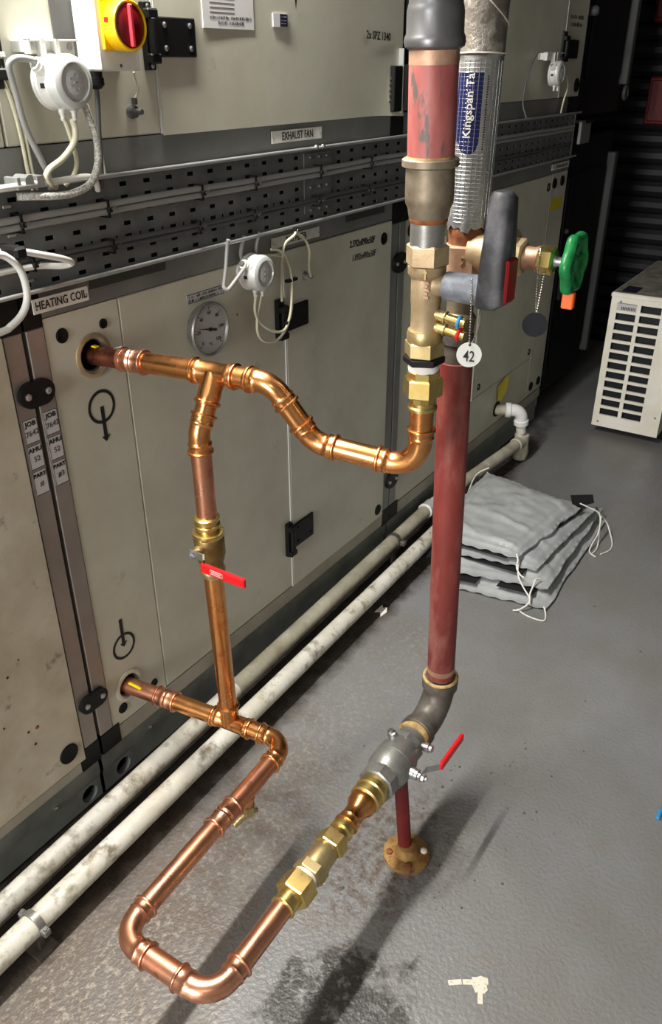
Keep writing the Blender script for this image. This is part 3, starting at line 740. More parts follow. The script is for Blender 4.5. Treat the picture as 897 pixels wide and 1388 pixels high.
def cable(name, pts, r, m, label, cat='cable', group=None, k=6, n=12, smooth=True):
    p = smooth_path(pts, k) if smooth else pts
    o = MB().sweep(p, r, n).build(name, m); tag(o, label, cat, group); return o
def wav(z, Yc, amp, ph, x0=-.1, x1=3.88, st=.09):
    out = []; x = x0
    while x <= x1: out.append((x, Yc + amp * .5 * math.sin(x * 9 + ph), z + amp * math.sin(x * 6.3 + ph) + .5 * amp * math.sin(x * 15 + 2 * ph))); x += st
    return out
cable('cable', wav(1.4245, -.030, .0012, 0), .0062, M_CABLEG, 'topmost grey cable of the upper pair along the tray', group='cables along the tray', k=3)
cable('cable', wav(1.4110, -.029, .0010, .4), .0060, M_CABLEG, 'lower grey cable of the upper pair along the tray', group='cables along the tray', k=3)
cable('cable', wav(1.3525, -.026, .0014, 1.2), .0048, M_CABLED, 'topmost dark cable of the lower pair along the tray', group='cables along the tray', k=3)
cable('cable', wav(1.3425, -.025, .0012, 2.2), .0048, M_CABLED, 'bottom dark cable of the lower pair along the tray', group='cables along the tray', k=3)
tie0 = None; nth = ('first', 'second', 'third', 'fourth', 'fifth', 'sixth')
for pair, (zc, hh, xsx) in enumerate(((1.4175, .0150, (.9426, 1.1436, 1.4150, 1.6024, 1.8743, 2.1284)), (1.3475, .0125, (.9535, 1.1455, 1.4000, 1.5938, 1.8648, 2.1164)))):
    for i, x in enumerate(xsx):
        m = MB()
        m.box(x - .003, x + .003, -.0385, -.0365, zc - hh, zc + hh, .0006).box(x - .003, x + .003, -.0385, -.012, zc + hh - .001, zc + hh + .0012).box(x - .003, x + .003, -.0385, -.012, zc - hh - .0012, zc - hh + .001)
        m.box(x - .005, x + .005, -.044, -.036, zc - .006, zc + .003, .001)
        m.add([(x + .001, -.043, zc - .003), (x + .005, -.052, zc + .004), (x + .005, -.052, zc + .0065), (x + .001, -.043, zc)], [(0, 1, 2, 3)])
        o = m.build('cable_tie', M_BLACK)
        tag(o, f'{nth[i]} black tie from the left around the {"upper grey" if pair == 0 else "lower dark"} cable pair', 'cable tie', 'cable ties on the tray')
# white cable lying on the tray's top edge, and the loose white cable loop
cable('white_cable', [(.3, -.058, 1.484), (.7, -.058, 1.482), (.9, -.058, 1.4815), (1.03, -.056, 1.4815), (1.09, -.050, 1.481), (1.12, -.036, 1.470), (1.135, -.024, 1.452)], .0056, M_CABLEW, 'white cable lying along the tray top below the nearest pressure switch')
cable('white_cable', [(.40, -.06, 1.39), (.70, -.06, 1.390), (.83, -.062, 1.388), (.890, -.066, 1.3845), (.9568, -.068, 1.3655), (1.000, -.066, 1.351), (1.0195, -.058, 1.3405), (1.006, -.046, 1.336), (.9759, -.036, 1.3405), (.948, -.033, 1.343), (.91, -.030, 1.344), (.8, -.03, 1.344), (.4, -.03, 1.344)], .0058, M_CABLEW, 'white cable doubling back in a hairpin over the tray')
cable('white_cable', [(.60, -.10, 1.395), (.78, -.10, 1.394), (.835, -.10, 1.3905), (.8552, -.10, 1.383), (.8748, -.10, 1.3617), (.8813, -.10, 1.3321), (.8776, -.10, 1.3056), (.862, -.10, 1.2852), (.8371, -.10, 1.2718), (.8147, -.10, 1.2672), (.70, -.10, 1.262), (.5, -.10, 1.26)], .0062, M_CABLEW, 'thick white cable curling down beside the HEATING COIL plate')
o = MB().box(.868, .892, -.108, -.052, 1.376, 1.396, .004).build('cable_tie', M_BLACK); tag(o, 'bunched black tape where the white cables leave the tray', 'cable tie')
sc = MB(); pr = [(.9285, 1.4755), (.9285, 1.4945), (.9345, 1.4955), (.936, 1.480), (.944, 1.480), (.9455, 1.493), (.953, 1.4975), (.961, 1.497), (.963, 1.480), (.968, 1.480), (.970, 1.4935), (.984, 1.4945), (.9845, 1.4755)]
sc.prism([(x, -.063, z) for x, z in pr], (0, .034, 0)); tag(sc.build('saddle_clip', M_LIP), 'bright metal saddle clip on the tray under the nearest pressure switch', 'clip')

# ------------------------------------------------------------------ dial thermometer
g = thing('dial_gauge', (1.420, 0, 1.05), 'round dial gauge with chrome rim and black needle', 'gauge')
GC = (1.420, 1.1135)
MB().lathe((GC[0], 0, GC[1]), (0, -1, 0), [(0, .054), (.018, .056)], 44).build('case', M_STEEL, g)
MB().lathe((GC[0], -.017, GC[1]), (0, -1, 0), [(0, .056), (.001, .0640), (.009, .0655), (.013, .0635), (.014, .0605), (.010, .0570), (.006, .0565)], 48, cap=False).build('bezel', M_STEEL, g)
dl = MB().lathe((GC[0], -.0235, GC[1]), (0, -1, 0), [(0, .0572), (.001, .0570)], 44).build('dial', M_LABELG, g)
tk = MB()
for i in range(31):
    th = math.radians(225 - 270 * i / 30); r0 = .047 if i % 5 == 0 else .050; r1 = .054; c_, s_ = math.cos(th), math.sin(th); wv = .0006 if i % 5 else .0011
    tk.add([(GC[0] + c_ * r0 - s_ * wv, -.0248, GC[1] + s_ * r0 + c_ * wv), (GC[0] + c_ * r1 - s_ * wv, -.0248, GC[1] + s_ * r1 + c_ * wv), (GC[0] + c_ * r1 + s_ * wv, -.0248, GC[1] + s_ * r1 - c_ * wv), (GC[0] + c_ * r0 + s_ * wv, -.0248, GC[1] + s_ * r0 - c_ * wv)], [(0, 1, 2, 3)])
tk.build('scale_ticks', M_INK, dl, flat=True)
for i, s in enumerate(('0', '20', '40', '60', '80', '100', '120')):
    th = math.radians(225 - 270 * i / 6); text(s, .0125, (GC[0] + .039 * math.cos(th), -.0248, GC[1] + .040 * math.sin(th)), (1, 0, 0), (0, 0, 1), M_INK, dl, name='numeral')
text('°C', .012, (GC[0], -.0248, GC[1] - .036), (1, 0, 0), (0, 0, 1), M_INK, dl, name='numeral')
nd = MB(); a = math.radians(166); dx, dz = math.cos(a), math.sin(a)
nd.prism([(GC[0] + dx * .045, -.0262, GC[1] + dz * .045), (GC[0] - dz * .0022, -.0262, GC[1] + dx * .0022), (GC[0] - dx * .022 - dz * .0030, -.0262, GC[1] - dz * .022 + dx * .0030), (GC[0] - dx * .022 + dz * .0030, -.0262, GC[1] - dz * .022 - dx * .0030), (GC[0] + dz * .0022, -.0262, GC[1] - dx * .0022)], (0, -.001, 0))
nd.lathe((GC[0], -.0245, GC[1]), (0, -1, 0), [(0, .005), (.0035, .0045)], 14)
nd.build('needle', M_INK, g)
MB().lathe((GC[0], -.0280, GC[1]), (0, -1, 0), [(0, .0572), (.001, .0572)], 44).build('glass', M_GLASS, g)

# ------------------------------------------------------------------ differential pressure switches
def dp_switch(X, Z, y0, y1, r, label, bracket=None):
    t = thing('pressure_switch', (X, y0, Z - r), label, 'pressure switch', 'air pressure switches')
    d = y0 - y1
    MB().lathe((X, y0, Z), (0, -1, 0), [(0, r * .86), (.002, r * .98), (.006, r * 1.03), (.010, r * 1.03), (.0115, r * .97), (d * .58, r * .95), (d * .6, r * .99), (d * .66, r * .99)], 44).build('body', M_WHITE, t)
    MB().lathe((X, y0 - d * .62, Z), (0, -1, 0), [(0, r * 1.0), (d * .16, r * 1.0), (d * .30, r * .93), (d * .36, r * .80), (d * .37, r * .70), (d * .30, r * .66), (d * .33, r * .52), (d * .34, r * .1)], 44).build('cover', M_COVER, t)
    c = MB().lathe((X, y1 + .006, Z), (0, -1, 0), [(0, r * .44), (.004, r * .44), (.005, r * .38), (.0045, r * .05)], 28).build('dial', M_LABELG, t)
    sb = MB()
    for i in range(7):
        th = 2 * math.pi * i / 7; sb.box(X + r * .28 * math.cos(th) - .0014, X + r * .28 * math.cos(th) + .0014, y1 - .0002, y1 + .0015, Z + r * .28 * math.sin(th) - .0014, Z + r * .28 * math.sin(th) + .0014)
    sb.box(X - r * .1, X + r * .1, y1 - .0006, y1 + .002, Z - .0015, Z + .0015); sb.build('dial_marks', M_CABLEG, c)
    ym = y0 - d * .42
    # cable entry with hooked latches on the upper left of the body
    ge = MB().lathe((X - r * .78, ym, Z + r * .46), (-.86, 0, .5), [(0, .013), (.012, .013), (.0125, .0105), (.018, .0105), (.018, .0075), (.006, .0075)], 18, cap=False)
    ge.build('cable_gland', M_WHITE, t)
    lt = MB()
    for q in (.62, .9):
        lt.box(X - r * q - .002, X - r * q + .003, ym - .020, ym - .006, Z + r * .28, Z + r * .56, .001)
    lt.build('latch', M_WHITE, t)
    MB().box(X - r * .965, X - r * .90, ym - .006, ym + .004, Z - r * .20, Z - r * .02).build('print_mark', M_INK, t)
    for i, (dx, q) in enumerate(((-.008, 0.004), (.010, -.004))):
        MB().lathe((X + dx, ym - .006 + q, Z - r * .93), (0, 0, -1), [(0, .0062), (.006, .0062), (.0065, .0045), (.014, .0040), (.015, .0048), (.019, .0034)], 14).build('hose_port', M_WHITE, t)
    if bracket:
        x0, x1, z0, z1 = bracket
        b = MB().box(x0, x1, y0, y0 + .004, z0, z1, .001).box(x0, x1, y0 - .012, y0 + .004, z1 - .003, z1, .001).box(x0, x0 + .003, y0 - .012, y0, z0, z1)
        b.box(X - .018, X - .010, y0 - .014, y0, Z + r * .7, z1).box(X + .012, X + .020, y0 - .014, y0, Z + r * .7, z1)
        bo = b.build('bracket', M_WHITE, t)
        for xx in (x0 + .014, x1 - .012): MB().lathe((xx, y0 - .0004, (z0 + z1) / 2), (0, -1, 0), [(0, .0055), (.002, .0055), (.0035, .003)], 12).build('screw', M_CABLEG, bo)
        MB().box(x0 + .006, x1 - .006, y0 + .004, 0, z0 + .003, z1 - .003).build('standoff', M_WHITE, t)
    else:
        MB().lathe((X, y0, Z), (0, 1, 0), [(0, r * .5), (y0 * -1, r * .5)], 20).build('standoff', M_WHITE, t)
    return t
dp_switch(1.0465, 1.6345, -.040, -.105, .0425, 'white round pressure switch nearest the viewer, beside the yellow and red isolator', (1.005, 1.110, 1.676, 1.698))
dp_switch(1.5785, 1.2185, -.020, -.075, .0430, 'white round pressure switch beside the dial gauge')
dp_switch(3.505, 1.628, -.030, -.075, .0450, 'small white pressure switch high on the farthest unit', (3.41, 3.60, 1.672, 1.700))

TG = 'sensing tubes and leads'
cable('switch_lead', [(1.018, -.066, 1.659), (1.000, -.064, 1.6665), (.9754, -.060, 1.6700), (.960, -.058, 1.6655), (.9565, -.055, 1.655), (.967, -.048, 1.6217), (.982, -.038, 1.57), (1.010, -.030, 1.515), (1.022, -.028, 1.490), (1.024, -.026, 1.465)], .0054, M_CABLEG, 'bent grey lead of the nearest pressure switch', group=TG)
cable('clear_tube', [(1.0565, -.070, 1.580), (1.0605, -.070, 1.562), (1.0555, -.068, 1.541), (1.0305, -.064, 1.5178), (1.0, -.062, 1.503), (.991, -.060, 1.490), (.9985, -.058, 1.4795), (1.02, -.045, 1.471)], .0056, M_TUBE, 'clear tube sweeping left from under the nearest pressure switch', group=TG)
cable('braided_hose', [(1.086, -.072, 1.600), (1.092, -.071, 1.586), (1.1045, -.068, 1.5562), (1.1095, -.066, 1.530), (1.1072, -.064, 1.5036), (1.0965, -.064, 1.484), (1.078, -.064, 1.468), (1.0407, -.063, 1.459), (1.0, -.062, 1.459), (.965, -.055, 1.462), (.94, -.04, 1.463)], .0066, M_BRAID, 'thick braided hose curving over the tray edge at upper left', group=TG)
cable('clear_tube', [(1.042, -.060, 1.590), (1.052, -.058, 1.572), (1.062, -.056, 1.5394), (1.0673, -.054, 1.5069), (1.0575, -.050, 1.484), (1.045, -.040, 1.47)], .0040, M_TUBE, 'thin clear tube hanging behind the braided hose', group=TG)
for i, dx in enumerate((0, .009)):
    cable('clear_tube', [(.925 + dx, -.008, 1.70), (.955 + dx, -.008, 1.672), (.975 + dx, -.008, 1.640), (.987 + dx, -.008, 1.60), (.993 + dx, -.008, 1.55), (.9955 + dx, -.008, 1.49), (.996 + dx, -.012, 1.465)], .0034, M_TUBE, ('left' if i == 0 else 'right') + ' one of two thin yellowed tubes at the upper left edge', group=TG)
cable('isolator_cable', [(1.1575, -.030, 1.625), (1.1560, -.030, 1.600), (1.150, -.030, 1.55), (1.1455, -.030, 1.50), (1.145, -.028, 1.478), (1.145, -.024, 1.455)], .0046, M_CABLED, 'dark grey cable dropping from the isolator gland', group=TG)
cable('clear_tube', [(1.262, -.022, 1.648), (1.269, -.02, 1.6335), (1.2715, -.02, 1.619), (1.268, -.014, 1.604)], .0022, M_TUBE, 'thin tube from the isolator box down to a nipple', group=TG)
cable('clear_tube', [(1.185, -.020, 1.652), (1.172, -.018, 1.63), (1.166, -.016, 1.58), (1.1625, -.016, 1.52), (1.162, -.02, 1.47)], .0026, M_TUBE, 'thin clear tube beside the isolator cable', group=TG)
# leads and tubes of the switch by the dial
cable('switch_lead', [(1.4815, -.045, 1.31), (1.4805, -.040, 1.288), (1.4719, -.040, 1.2468), (1.4625, -.040, 1.214), (1.4595, -.042, 1.205), (1.4635, -.046, 1.2005), (1.4705, -.048, 1.2020), (1.4982, -.050, 1.2203), (1.530, -.050, 1.240), (1.541, -.050, 1.246)], .0045, M_CABLEG, 'elbowed grey lead of the pressure switch beside the dial', group=TG)
for i, x in enumerate((1.5575, 1.6165)):
    cable('switch_lead', [(x + .001, -.03, 1.305), (x, -.022, 1.285), (x - .001, -.018, 1.262), (x + .01, -.016, 1.235)], .0045, M_CABLEG, ('left' if i == 0 else 'right') + ' short grey lead dropping behind the pressure switch by the dial', group=TG)
cable('clear_tube', [(1.5895, -.047, 1.165), (1.590, -.045, 1.150), (1.5843, -.038, 1.1099), (1.5882, -.034, 1.0628), (1.6239, -.030, 1.0325), (1.6784, -.030, 1.0259), (1.7202, -.030, 1.0522), (1.7405, -.030, 1.0931), (1.7455, -.030, 1.15), (1.7425, -.030, 1.1875), (1.7202, -.030, 1.2212), (1.690, -.026, 1.238), (1.655, -.02, 1.243), (1.62, -.012, 1.243)], .0036, M_TUBE, 'longer clear tube looping below the switch beside the dial', group=TG)
cable('clear_tube', [(1.5700, -.050, 1.168), (1.5702, -.045, 1.155), (1.5735, -.040, 1.1213), (1.5975, -.036, 1.0884), (1.6486, -.036, 1.055), (1.6956, -.036, 1.046), (1.722, -.036, 1.075), (1.733, -.036, 1.12), (1.734, -.036, 1.18), (1.716, -.036, 1.225), (1.69, -.035, 1.25), (1.66, -.03, 1.258)], .0036, M_TUBE, 'shorter clear tube looping below the switch beside the dial', group=TG)
cable('clear_tube', [(1.728, -.060, 1.300), (1.722, -.058, 1.286), (1.7069, -.040, 1.2658), (1.7012, -.034, 1.2312), (1.7000, -.03, 1.17), (1.701, -.028, 1.12)], .0034, M_TUBE, 'clear tube falling straight down the door seam', group=TG)
cable('clear_tube', [(1.726, -.062, 1.299), (1.7545, -.045, 1.2829), (1.8021, -.034, 1.260), (1.8243, -.032, 1.2286), (1.8215, -.032, 1.198), (1.826, -.030, 1.172), (1.836, -.028, 1.158)], .0036, M_TUBE, 'clear tube arching over the BAG FILTER plate to a nipple', group=TG)
for (x, y, z, wv, lb) in ((1.738, -.033, 1.1685, .022, 'black tie round the two tube loops'), (1.727, -.058, 1.299, .006, 'black tie holding clear tubes to the tray edge'), (1.718, -.033, 1.062, .012, 'black tie low on the tube loops')):
    o = MB().box(x - wv, x + wv, y - .006, y + .006, z - .004, z + .004, .001).build('cable_tie', M_BLACK); tag(o, lb, 'cable tie', 'ties on the tubes')

cable('clear_tube', [(3.40, -.010, 1.70), (3.34, -.010, 1.66), (3.30, -.010, 1.6), (3.29, -.010, 1.53), (3.29, -.03, 1.48)], .003, M_CABLED, 'thin dark tube dropping beside the far pressure switch', group=TG)
cable('clear_tube', [(3.56, -.06, 1.64), (3.66, -.04, 1.62), (3.72, -.03, 1.575), (3.72, -.02, 1.53), (3.70, -.02, 1.48)], .0032, M_TUBE, 'clear tube curving right from the far pressure switch', group=TG)

# ------------------------------------------------------------------ rotary isolator
t = thing('isolator_switch', (1.196, 0, 1.65), 'grey isolator box with yellow plate and red rotary knob', 'switch')
MB().box(1.1465, 1.247, -.059, -.002, 1.650, 1.86, .003).build('enclosure', M_BOX, t)
MB().box(1.1005, 1.250, -.002, 0, 1.66, 1.90).build('mounting_plate', M_CABLED, t)
MB().box(1.157, 1.240, -.0635, -.0585, 1.682, 1.768, .004).build('yellow_plate', M_YEL, t)
kc = (1.1985, 1.7205)
MB().lathe((kc[0], -.063, kc[1]), (0, -1, 0), [(0, .0402), (.026, .0402), (.0285, .0385), (.0285, .0355), (.025, .035)], 44, cap=False).build('knob_ring', M_YEL, t)
kn = MB().lathe((kc[0], -.063, kc[1]), (0, -1, 0), [(0, .0352), (.0255, .0352), (.027, .033)], 40).build('knob', M_RED, t)
MB().box(kc[0] - .0045, kc[0] + .0045, -.0965, -.0885, kc[1] - .033, kc[1] + .033, .002).build('pointer_bar', M_REDB, kn)
MB().box(kc[0] - .0412, kc[0] - .0392, -.0775, -.069, kc[1] + .004, kc[1] + .012).build('padlock_slot', M_REDC, t)
MB().lathe((1.196, -.0585, 1.6585), (0, -1, 0), [(0, .003), (.001, .003), (.001, .001)], 10).build('screw', M_CABLED, t)
MB().lathe((1.1575, -.030, 1.650), (0, 0, -1), [(0, .0135), (.010, .0135), (.0105, .0155), (.022, .0155), (.028, .009), (.029, .005)], 12).build('cable_gland', M_BLACK, t)

# ------------------------------------------------------------------ copper pipework
RP = .0208
def socket_keys(T, s=.024, r=.0212, rs=.0226, rb=.0262, both=(True, True)):
    """radius keys for a pressed fitting: swollen sockets with an O-ring bead at each end"""
    k = []
    def end(f):
        return [(f(0), rs), (f(.0012), rb - .0006), (f(.0030), rb), (f(.0055), rb - .0004), (f(.0072), rs), (f(.0125), rs), (f(s - .0075), rs), (f(s - .0055), rs + .0012), (f(s - .0035), rs), (f(s), r)]
    k += end(lambda q: q) if both[0] else [(0, r)]
    k += end(lambda q: T - q) if both[1] else [(T, r)]
    return sorted(k)
def plen(p): return sum((Vector(b) - Vector(a)).length for a, b in zip(p, p[1:]))
def elbow(parent, a, c, b, R, s=.024, m=None, name='elbow'):
    arc = arc_path(a, c, b, R, 12); d1 = (Vector(c) - Vector(a)).normalized(); d2 = (Vector(b) - Vector(c)).normalized()
    path = [arc[0] - d1 * s] + arc + [arc[-1] + d2 * s]; T = plen(path)
    MB().sweep(path, socket_keys(T, s), 28).build(name, m or M_COPPER, parent)
    return path[0], path[-1]
def coupling(parent, p, d, L=.058, m=None, name='coupling'):
    p = Vector(p); d = Vector(d).normalized(); path = [p - d * L / 2, p + d * L / 2]
    ks = socket_keys(L, L / 2); MB().sweep(path, ks, 28).build(name, m or M_COPPER, parent)
def pipe(parent, a, b, m=None, r=RP, name='pipe'):
    MB().sweep([a, b], r, 28).build(name, m or M_COPPER, parent)

CU = thing('copper_pipework', (1.12, -.35, 1.0), 'bright copper upper pipe run from panel hole to brass stack', 'pipe')
h0 = V(1.087, .03, 1.1350); tee = V(1.110, -.307, 1.1495); e1 = V(1.122, -.432, 1.1505); e2 = V(1.158, -.500, 1.036); cn = V(1.1985, -.703, 1.0165); up = V(1.1975, -.7018, 1.160)
d = (tee - h0).normalized()
def on_run(y): return h0 + (tee - h0) * ((y - h0.y) / (tee.y - h0.y))
pipe(CU, h0, on_run(-.075), M_COPPERO, .0205, 'stub_pipe')
coupling(CU, on_run(-.107), d, .062, M_COPPERD)
MB().sweep(smooth_path([on_run(-.06) + V(-.004, 0, .019), on_run(-.066) + V(.006, 0, .021), on_run(-.074) + V(.012, 0, .019)], 4), .003, 8).build('solder_bead', M_CHROME, CU)
pipe(CU, on_run(-.13), on_run(-.262))
dt = (e1 - tee).normalized(); ec = V(1.060, -.300, 1.042); db = (ec - tee).normalized()
# tee
tp = [tee - d * .050, tee, tee + dt * .050]; T = plen(tp)
bp_ = [tee, tee + db * .062]; Tb = .062
m = MB().sweep(tp, socket_keys(T, .020), 28).sweep(bp_, [(0, .0222), (.034, .0222), (.036, .0226), (.052, .0226), (.0545, .0262), (.0585, .0262), (.061, .0228), (.062, .0226)], 28)
m.build('tee', M_COPPER, CU)
pipe(CU, tee + dt * .046, tee + dt * .072)
a1, a2 = elbow(CU, tee, e1, e2, .050, .022)
b1, b2 = elbow(CU, e1, e2, cn, .050, .022)
pipe(CU, a2, b1)
c1, c2 = elbow(CU, e2, cn, up, .052, .024)
pipe(CU, b2, c1); pipe(CU, c2, up)
MB().box(1.078, 1.088, -.006, -.020, 1.1565, 1.1600, .001).build('yellow_tape', M_YTAPE, CU)
# branch 45 degree elbow and bypass pipe
bv0 = V(1.0645, -.2985, .850)
f1, f2 = elbow(CU, tee, ec, bv0, .062, .026)
pipe(CU, tee + db * .058, f1); pipe(CU, f2, bv0 + V(.0004, 0, -.012), M_COPPERD)

# brass lever valve on the bypass
def by(z): return V(1.0555 + (1.0 - z) * .0455, -.300 + (1.0 - z) * .008, z)
BV = thing('lever_valve', by(.70), 'brass lever valve with red handle on the vertical copper bypass', 'valve')
dv = (by(.7) - by(.86)).normalized()
MB().lathe(by(.862), dv, [(0, .0222), (.003, .0268), (.009, .0268), (.012, .0228), (.016, .0228), (.019, .0270), (.024, .0270), (.027, .0228), (.040, .0224)], 30).build('press_sleeve', M_BRASS, BV)
MB().lathe(by(.828), dv, [(0, .026), (.002, .0325), (.010, .0335), (.012, .0325), (.0125, .031)], 30).build('collar', M_BRASS, BV)
MB().lathe(by(.8165), dv, [(0, .030), (.004, .0318), (.046, .0318), (.050, .0295), (.060, .028), (.062, .0255), (.074, .025)], 30).build('body', M_BRASSB, BV)
MB().lathe(by(.745), dv, [(0, .0224), (.005, .0228), (.012, .0275), (.019, .0275), (.022, .0228), (.030, .0226)], 30).build('press_sleeve', M_BRASSD, BV)
sx = by(.793)
MB().lathe(sx + V(-.024, 0, 0), (-1, 0, 0), [(0, .012), (.014, .011), (.015, .0085), (.026, .0085)], 16).build('stem', M_BRASSD, BV)
lv = MB().box(sx.x - .0505, sx.x - .0475, sx.y - .028, sx.y + .012, sx.z - .009, sx.z + .009, .001)
lv.add([(sx.x - .0505, sx.y - .026, sx.z - .009), (sx.x - .0505, sx.y - .026, sx.z + .009), (sx.x - .066, sx.y - .040, sx.z - .010), (sx.x - .066, sx.y - .040, sx.z + .008), (sx.x - .0475, sx.y - .028, sx.z - .009), (sx.x - .0475, sx.y - .028, sx.z + .009), (sx.x - .063, sx.y - .042, sx.z - .010), (sx.x - .063, sx.y - .042, sx.z + .008)], [(0, 1, 3, 2), (4, 6, 7, 5), (1, 5, 7, 3), (0, 2, 6, 4)])
lo_ = lv.build('lever', M_CHROME, BV)
MB().hexn(sx + V(-.0500, 0, 0), sx + V(-.058, 0, 0), .0075, .001).lathe(sx + V(-.057, 0, 0), (-1, 0, 0), [(0, .0045), (.006, .0042)], 10).build('nut', M_CHROME, lo_)
hr = MB().box(sx.x - .069, sx.x - .0605, sx.y - .145, sx.y - .034, sx.z - .0205, sx.z + .0005, .002).build('red_handle', M_REDH, BV)
hx = sx.x - .0694
bd = MB()
for y0, y1, z0, z1 in ((-.060, -.092, .0006 - .006, .0006 - .0055), (-.060, -.092, -.0150, -.0145), (-.060, -.0606, -.015, -.0055), (-.0914, -.092, -.015, -.0055)): bd.box(hx - .0003, hx + .0004, sx.y + y0, sx.y + y1, sx.z + z0, sx.z + z1)
bd.build('print_border', M_WHITE, hr)
pm = MB()
for i in range(8): pm.box(hx - .0003, hx + .0004, sx.y - .0635 - i * .0031, sx.y - .0655 - i * .0031, sx.z - .0105, sx.z - .0072)
for i in range(11): pm.box(hx - .0003, hx + .0004, sx.y - .0635 - i * .0023, sx.y - .0650 - i * .0023, sx.z - .0137, sx.z - .0122)
pm.build('print_marks', M_WHITE, hr)

# lower copper loop
ZL = .287
CL = thing('copper_pipework', (.8, -.5, .24), 'copper lower loop lying just above the floor', 'pipe')
l0 = V(1.040, .03, .290); lt = V(1.0865, -.295, ZL); A = V(1.1035, -.452, ZL); B = V(.5535, -.479, ZL); Cc = V(.558, -.694, ZL); E_ = V(.80, -.690, ZL)
def on_low(y): return l0 + (lt - l0) * ((y - l0.y) / (lt.y - l0.y))
dl_ = (lt - l0).normalized()
pipe(CL, l0, on_low(-.09), M_COPPERD, name='stub_pipe')
coupling(CL, on_low(-.116), dl_, .058, M_COPPERD)
pipe(CL, on_low(-.14), on_low(-.255))
dA = (A - lt).normalized(); dbu = (by(.5) - lt).normalized()
tp = [lt - dl_ * .048, lt, lt + dA * .060]; T = plen(tp)
MB().sweep(tp, socket_keys(T, .020), 28).sweep([lt, lt + dbu * .058], [(0, .0222), (.030, .0222), (.034, .0226), (.049, .0226), (.051, .0262), (.055, .0262), (.058, .0228)], 28).build('tee', M_COPPER, CL)
pipe(CL, lt + dbu * .054, by(.722), M_COPPER, name='bypass_pipe')
a1, a2 = elbow(CL, lt, A, B, .046, .026)
pipe(CL, lt + dA * .056, a1)
uAB = (B - A).normalized(); sB = A + uAB * .205; cB = A + uAB * .242
pipe(CL, a2, A + uAB * .215, M_COPPERD)
coupling(CL, A + uAB * .243, uAB, .072, M_COPPERD)
b1, b2 = elbow(CL, A, B, Cc, .048, .026, M_COPPERD)
pipe(CL, A + uAB * .275, b1, M_COPPERD)
c1, c2 = elbow(CL, B, Cc, E_, .048, .028, M_COPPERD)
pipe(CL, b2, c1, M_COPPERD); pipe(CL, c2, V(.772, -.6905, ZL), M_COPPERD)
MB().box(1.033, 1.041, -.012, -.055, .3055, .3110, .002).build('yellow_tape', M_YTAPE, CL)
# drain cock under the loop
DC = thing('drain_cock', (.945, -.462, .14), 'small brass drain cock hanging under the copper loop', 'valve')
p0 = A + uAB * .160
MB().lathe(p0 + V(0, 0, -.016), (0, 0, -1), [(0, .017), (.012, .0165), (.013, .0125), (.030, .012)], 20).build('boss', M_COPPER, DC)
MB().hexn(p0 + V(0, 0, -.045), p0 + V(0, 0, -.072), .0135, .002).build('body', M_BRASSD, DC)
q0 = p0 + V(0, 0, -.062)
MB().lathe(q0, (-.45, .45, -.75), [(0, .0105), (.020, .0105), (.021, .008), (.028, .0095), (.030, .008), (.037, .0095), (.039, .008), (.047, .0085)], 16).build('hose_tail', M_BRASSD, DC)
MB().lathe(q0, (.75, -.35, -.5), [(0, .0095), (.014, .0095), (.016, .006), (.024, .006)], 6).build('spindle', M_BRASSD, DC)

# brass check valve and reducer leading to the steel valve
ax = lambda x: V(x, -.6905 + (x - .77) * .012, ZL)
CV = thing('check_valve', ax(.87) - V(0, 0, .035), 'brass check valve with hexagon unions and white thread tape', 'valve')
D = (ax(1.0) - ax(.8)).normalized()
MB().lathe(ax(.757), D, [(0, .0222), (.002, .0255), (.006, .0255), (.008, .0232), (.030, .0232)], 28).build('sleeve', M_BRASS, CV)
MB().hexn(ax(.785), ax(.828), .0315, .004, .2).build('union_nut', M_BRASS, CV)
MB().lathe(ax(.826), D, [(0, .024), (.003, .027), (.010, .027), (.013, .0245)], 28).build('thread_tape', M_PTFE, CV)
MB().hexn(ax(.838), ax(.860), .029, .003, .2).build('body_hexagon', M_BRASSD, CV)
MB().lathe(ax(.858), D, [(0, .027), (.006, .028), (.030, .0275), (.052, .0265), (.056, .024)], 28).build('body', M_BRASSD, CV)
MB().hexn(ax(.912), ax(.944), .0285, .003, .2).build('body_hexagon', M_BRASS, CV)
MB().lathe(ax(.868), V(.25, -.25, -1), [(0, .022), (.030, .020), (.034, .016)], 8).build('inspection_cap', M_BRASSD, CV)
MB().lathe(ax(.942), D, [(0, .0235), (.012, .0230), (.016, .0215), (.020, .0255), (.025, .0255), (.028, .0225), (.040, .0222)], 28).build('sleeve', M_BRASS, CV)
RD = thing('copper_reducer', ax(1.04) - V(0, 0, .03), 'copper reducer between the brass check valve and steel valve', 'fitting')
MB().lathe(ax(.980), D, [(0, .0226), (.002, .0262), (.007, .0262), (.010, .0228), (.016, .0225), (.019, .0240), (.022, .0222), (.045, .0222), (.060, .0305), (.078, .0312), (.080, .0300)], 30).build('reducer', M_COPPER, RD)
MB().lathe(ax(1.056), D, [(0, .0312), (.003, .0352), (.010, .0352), (.013, .0318), (.024, .0320), (.027, .0358), (.034, .0358), (.037, .0330), (.056, .0320)], 30).build('brass_sleeve', M_BRASS, RD)

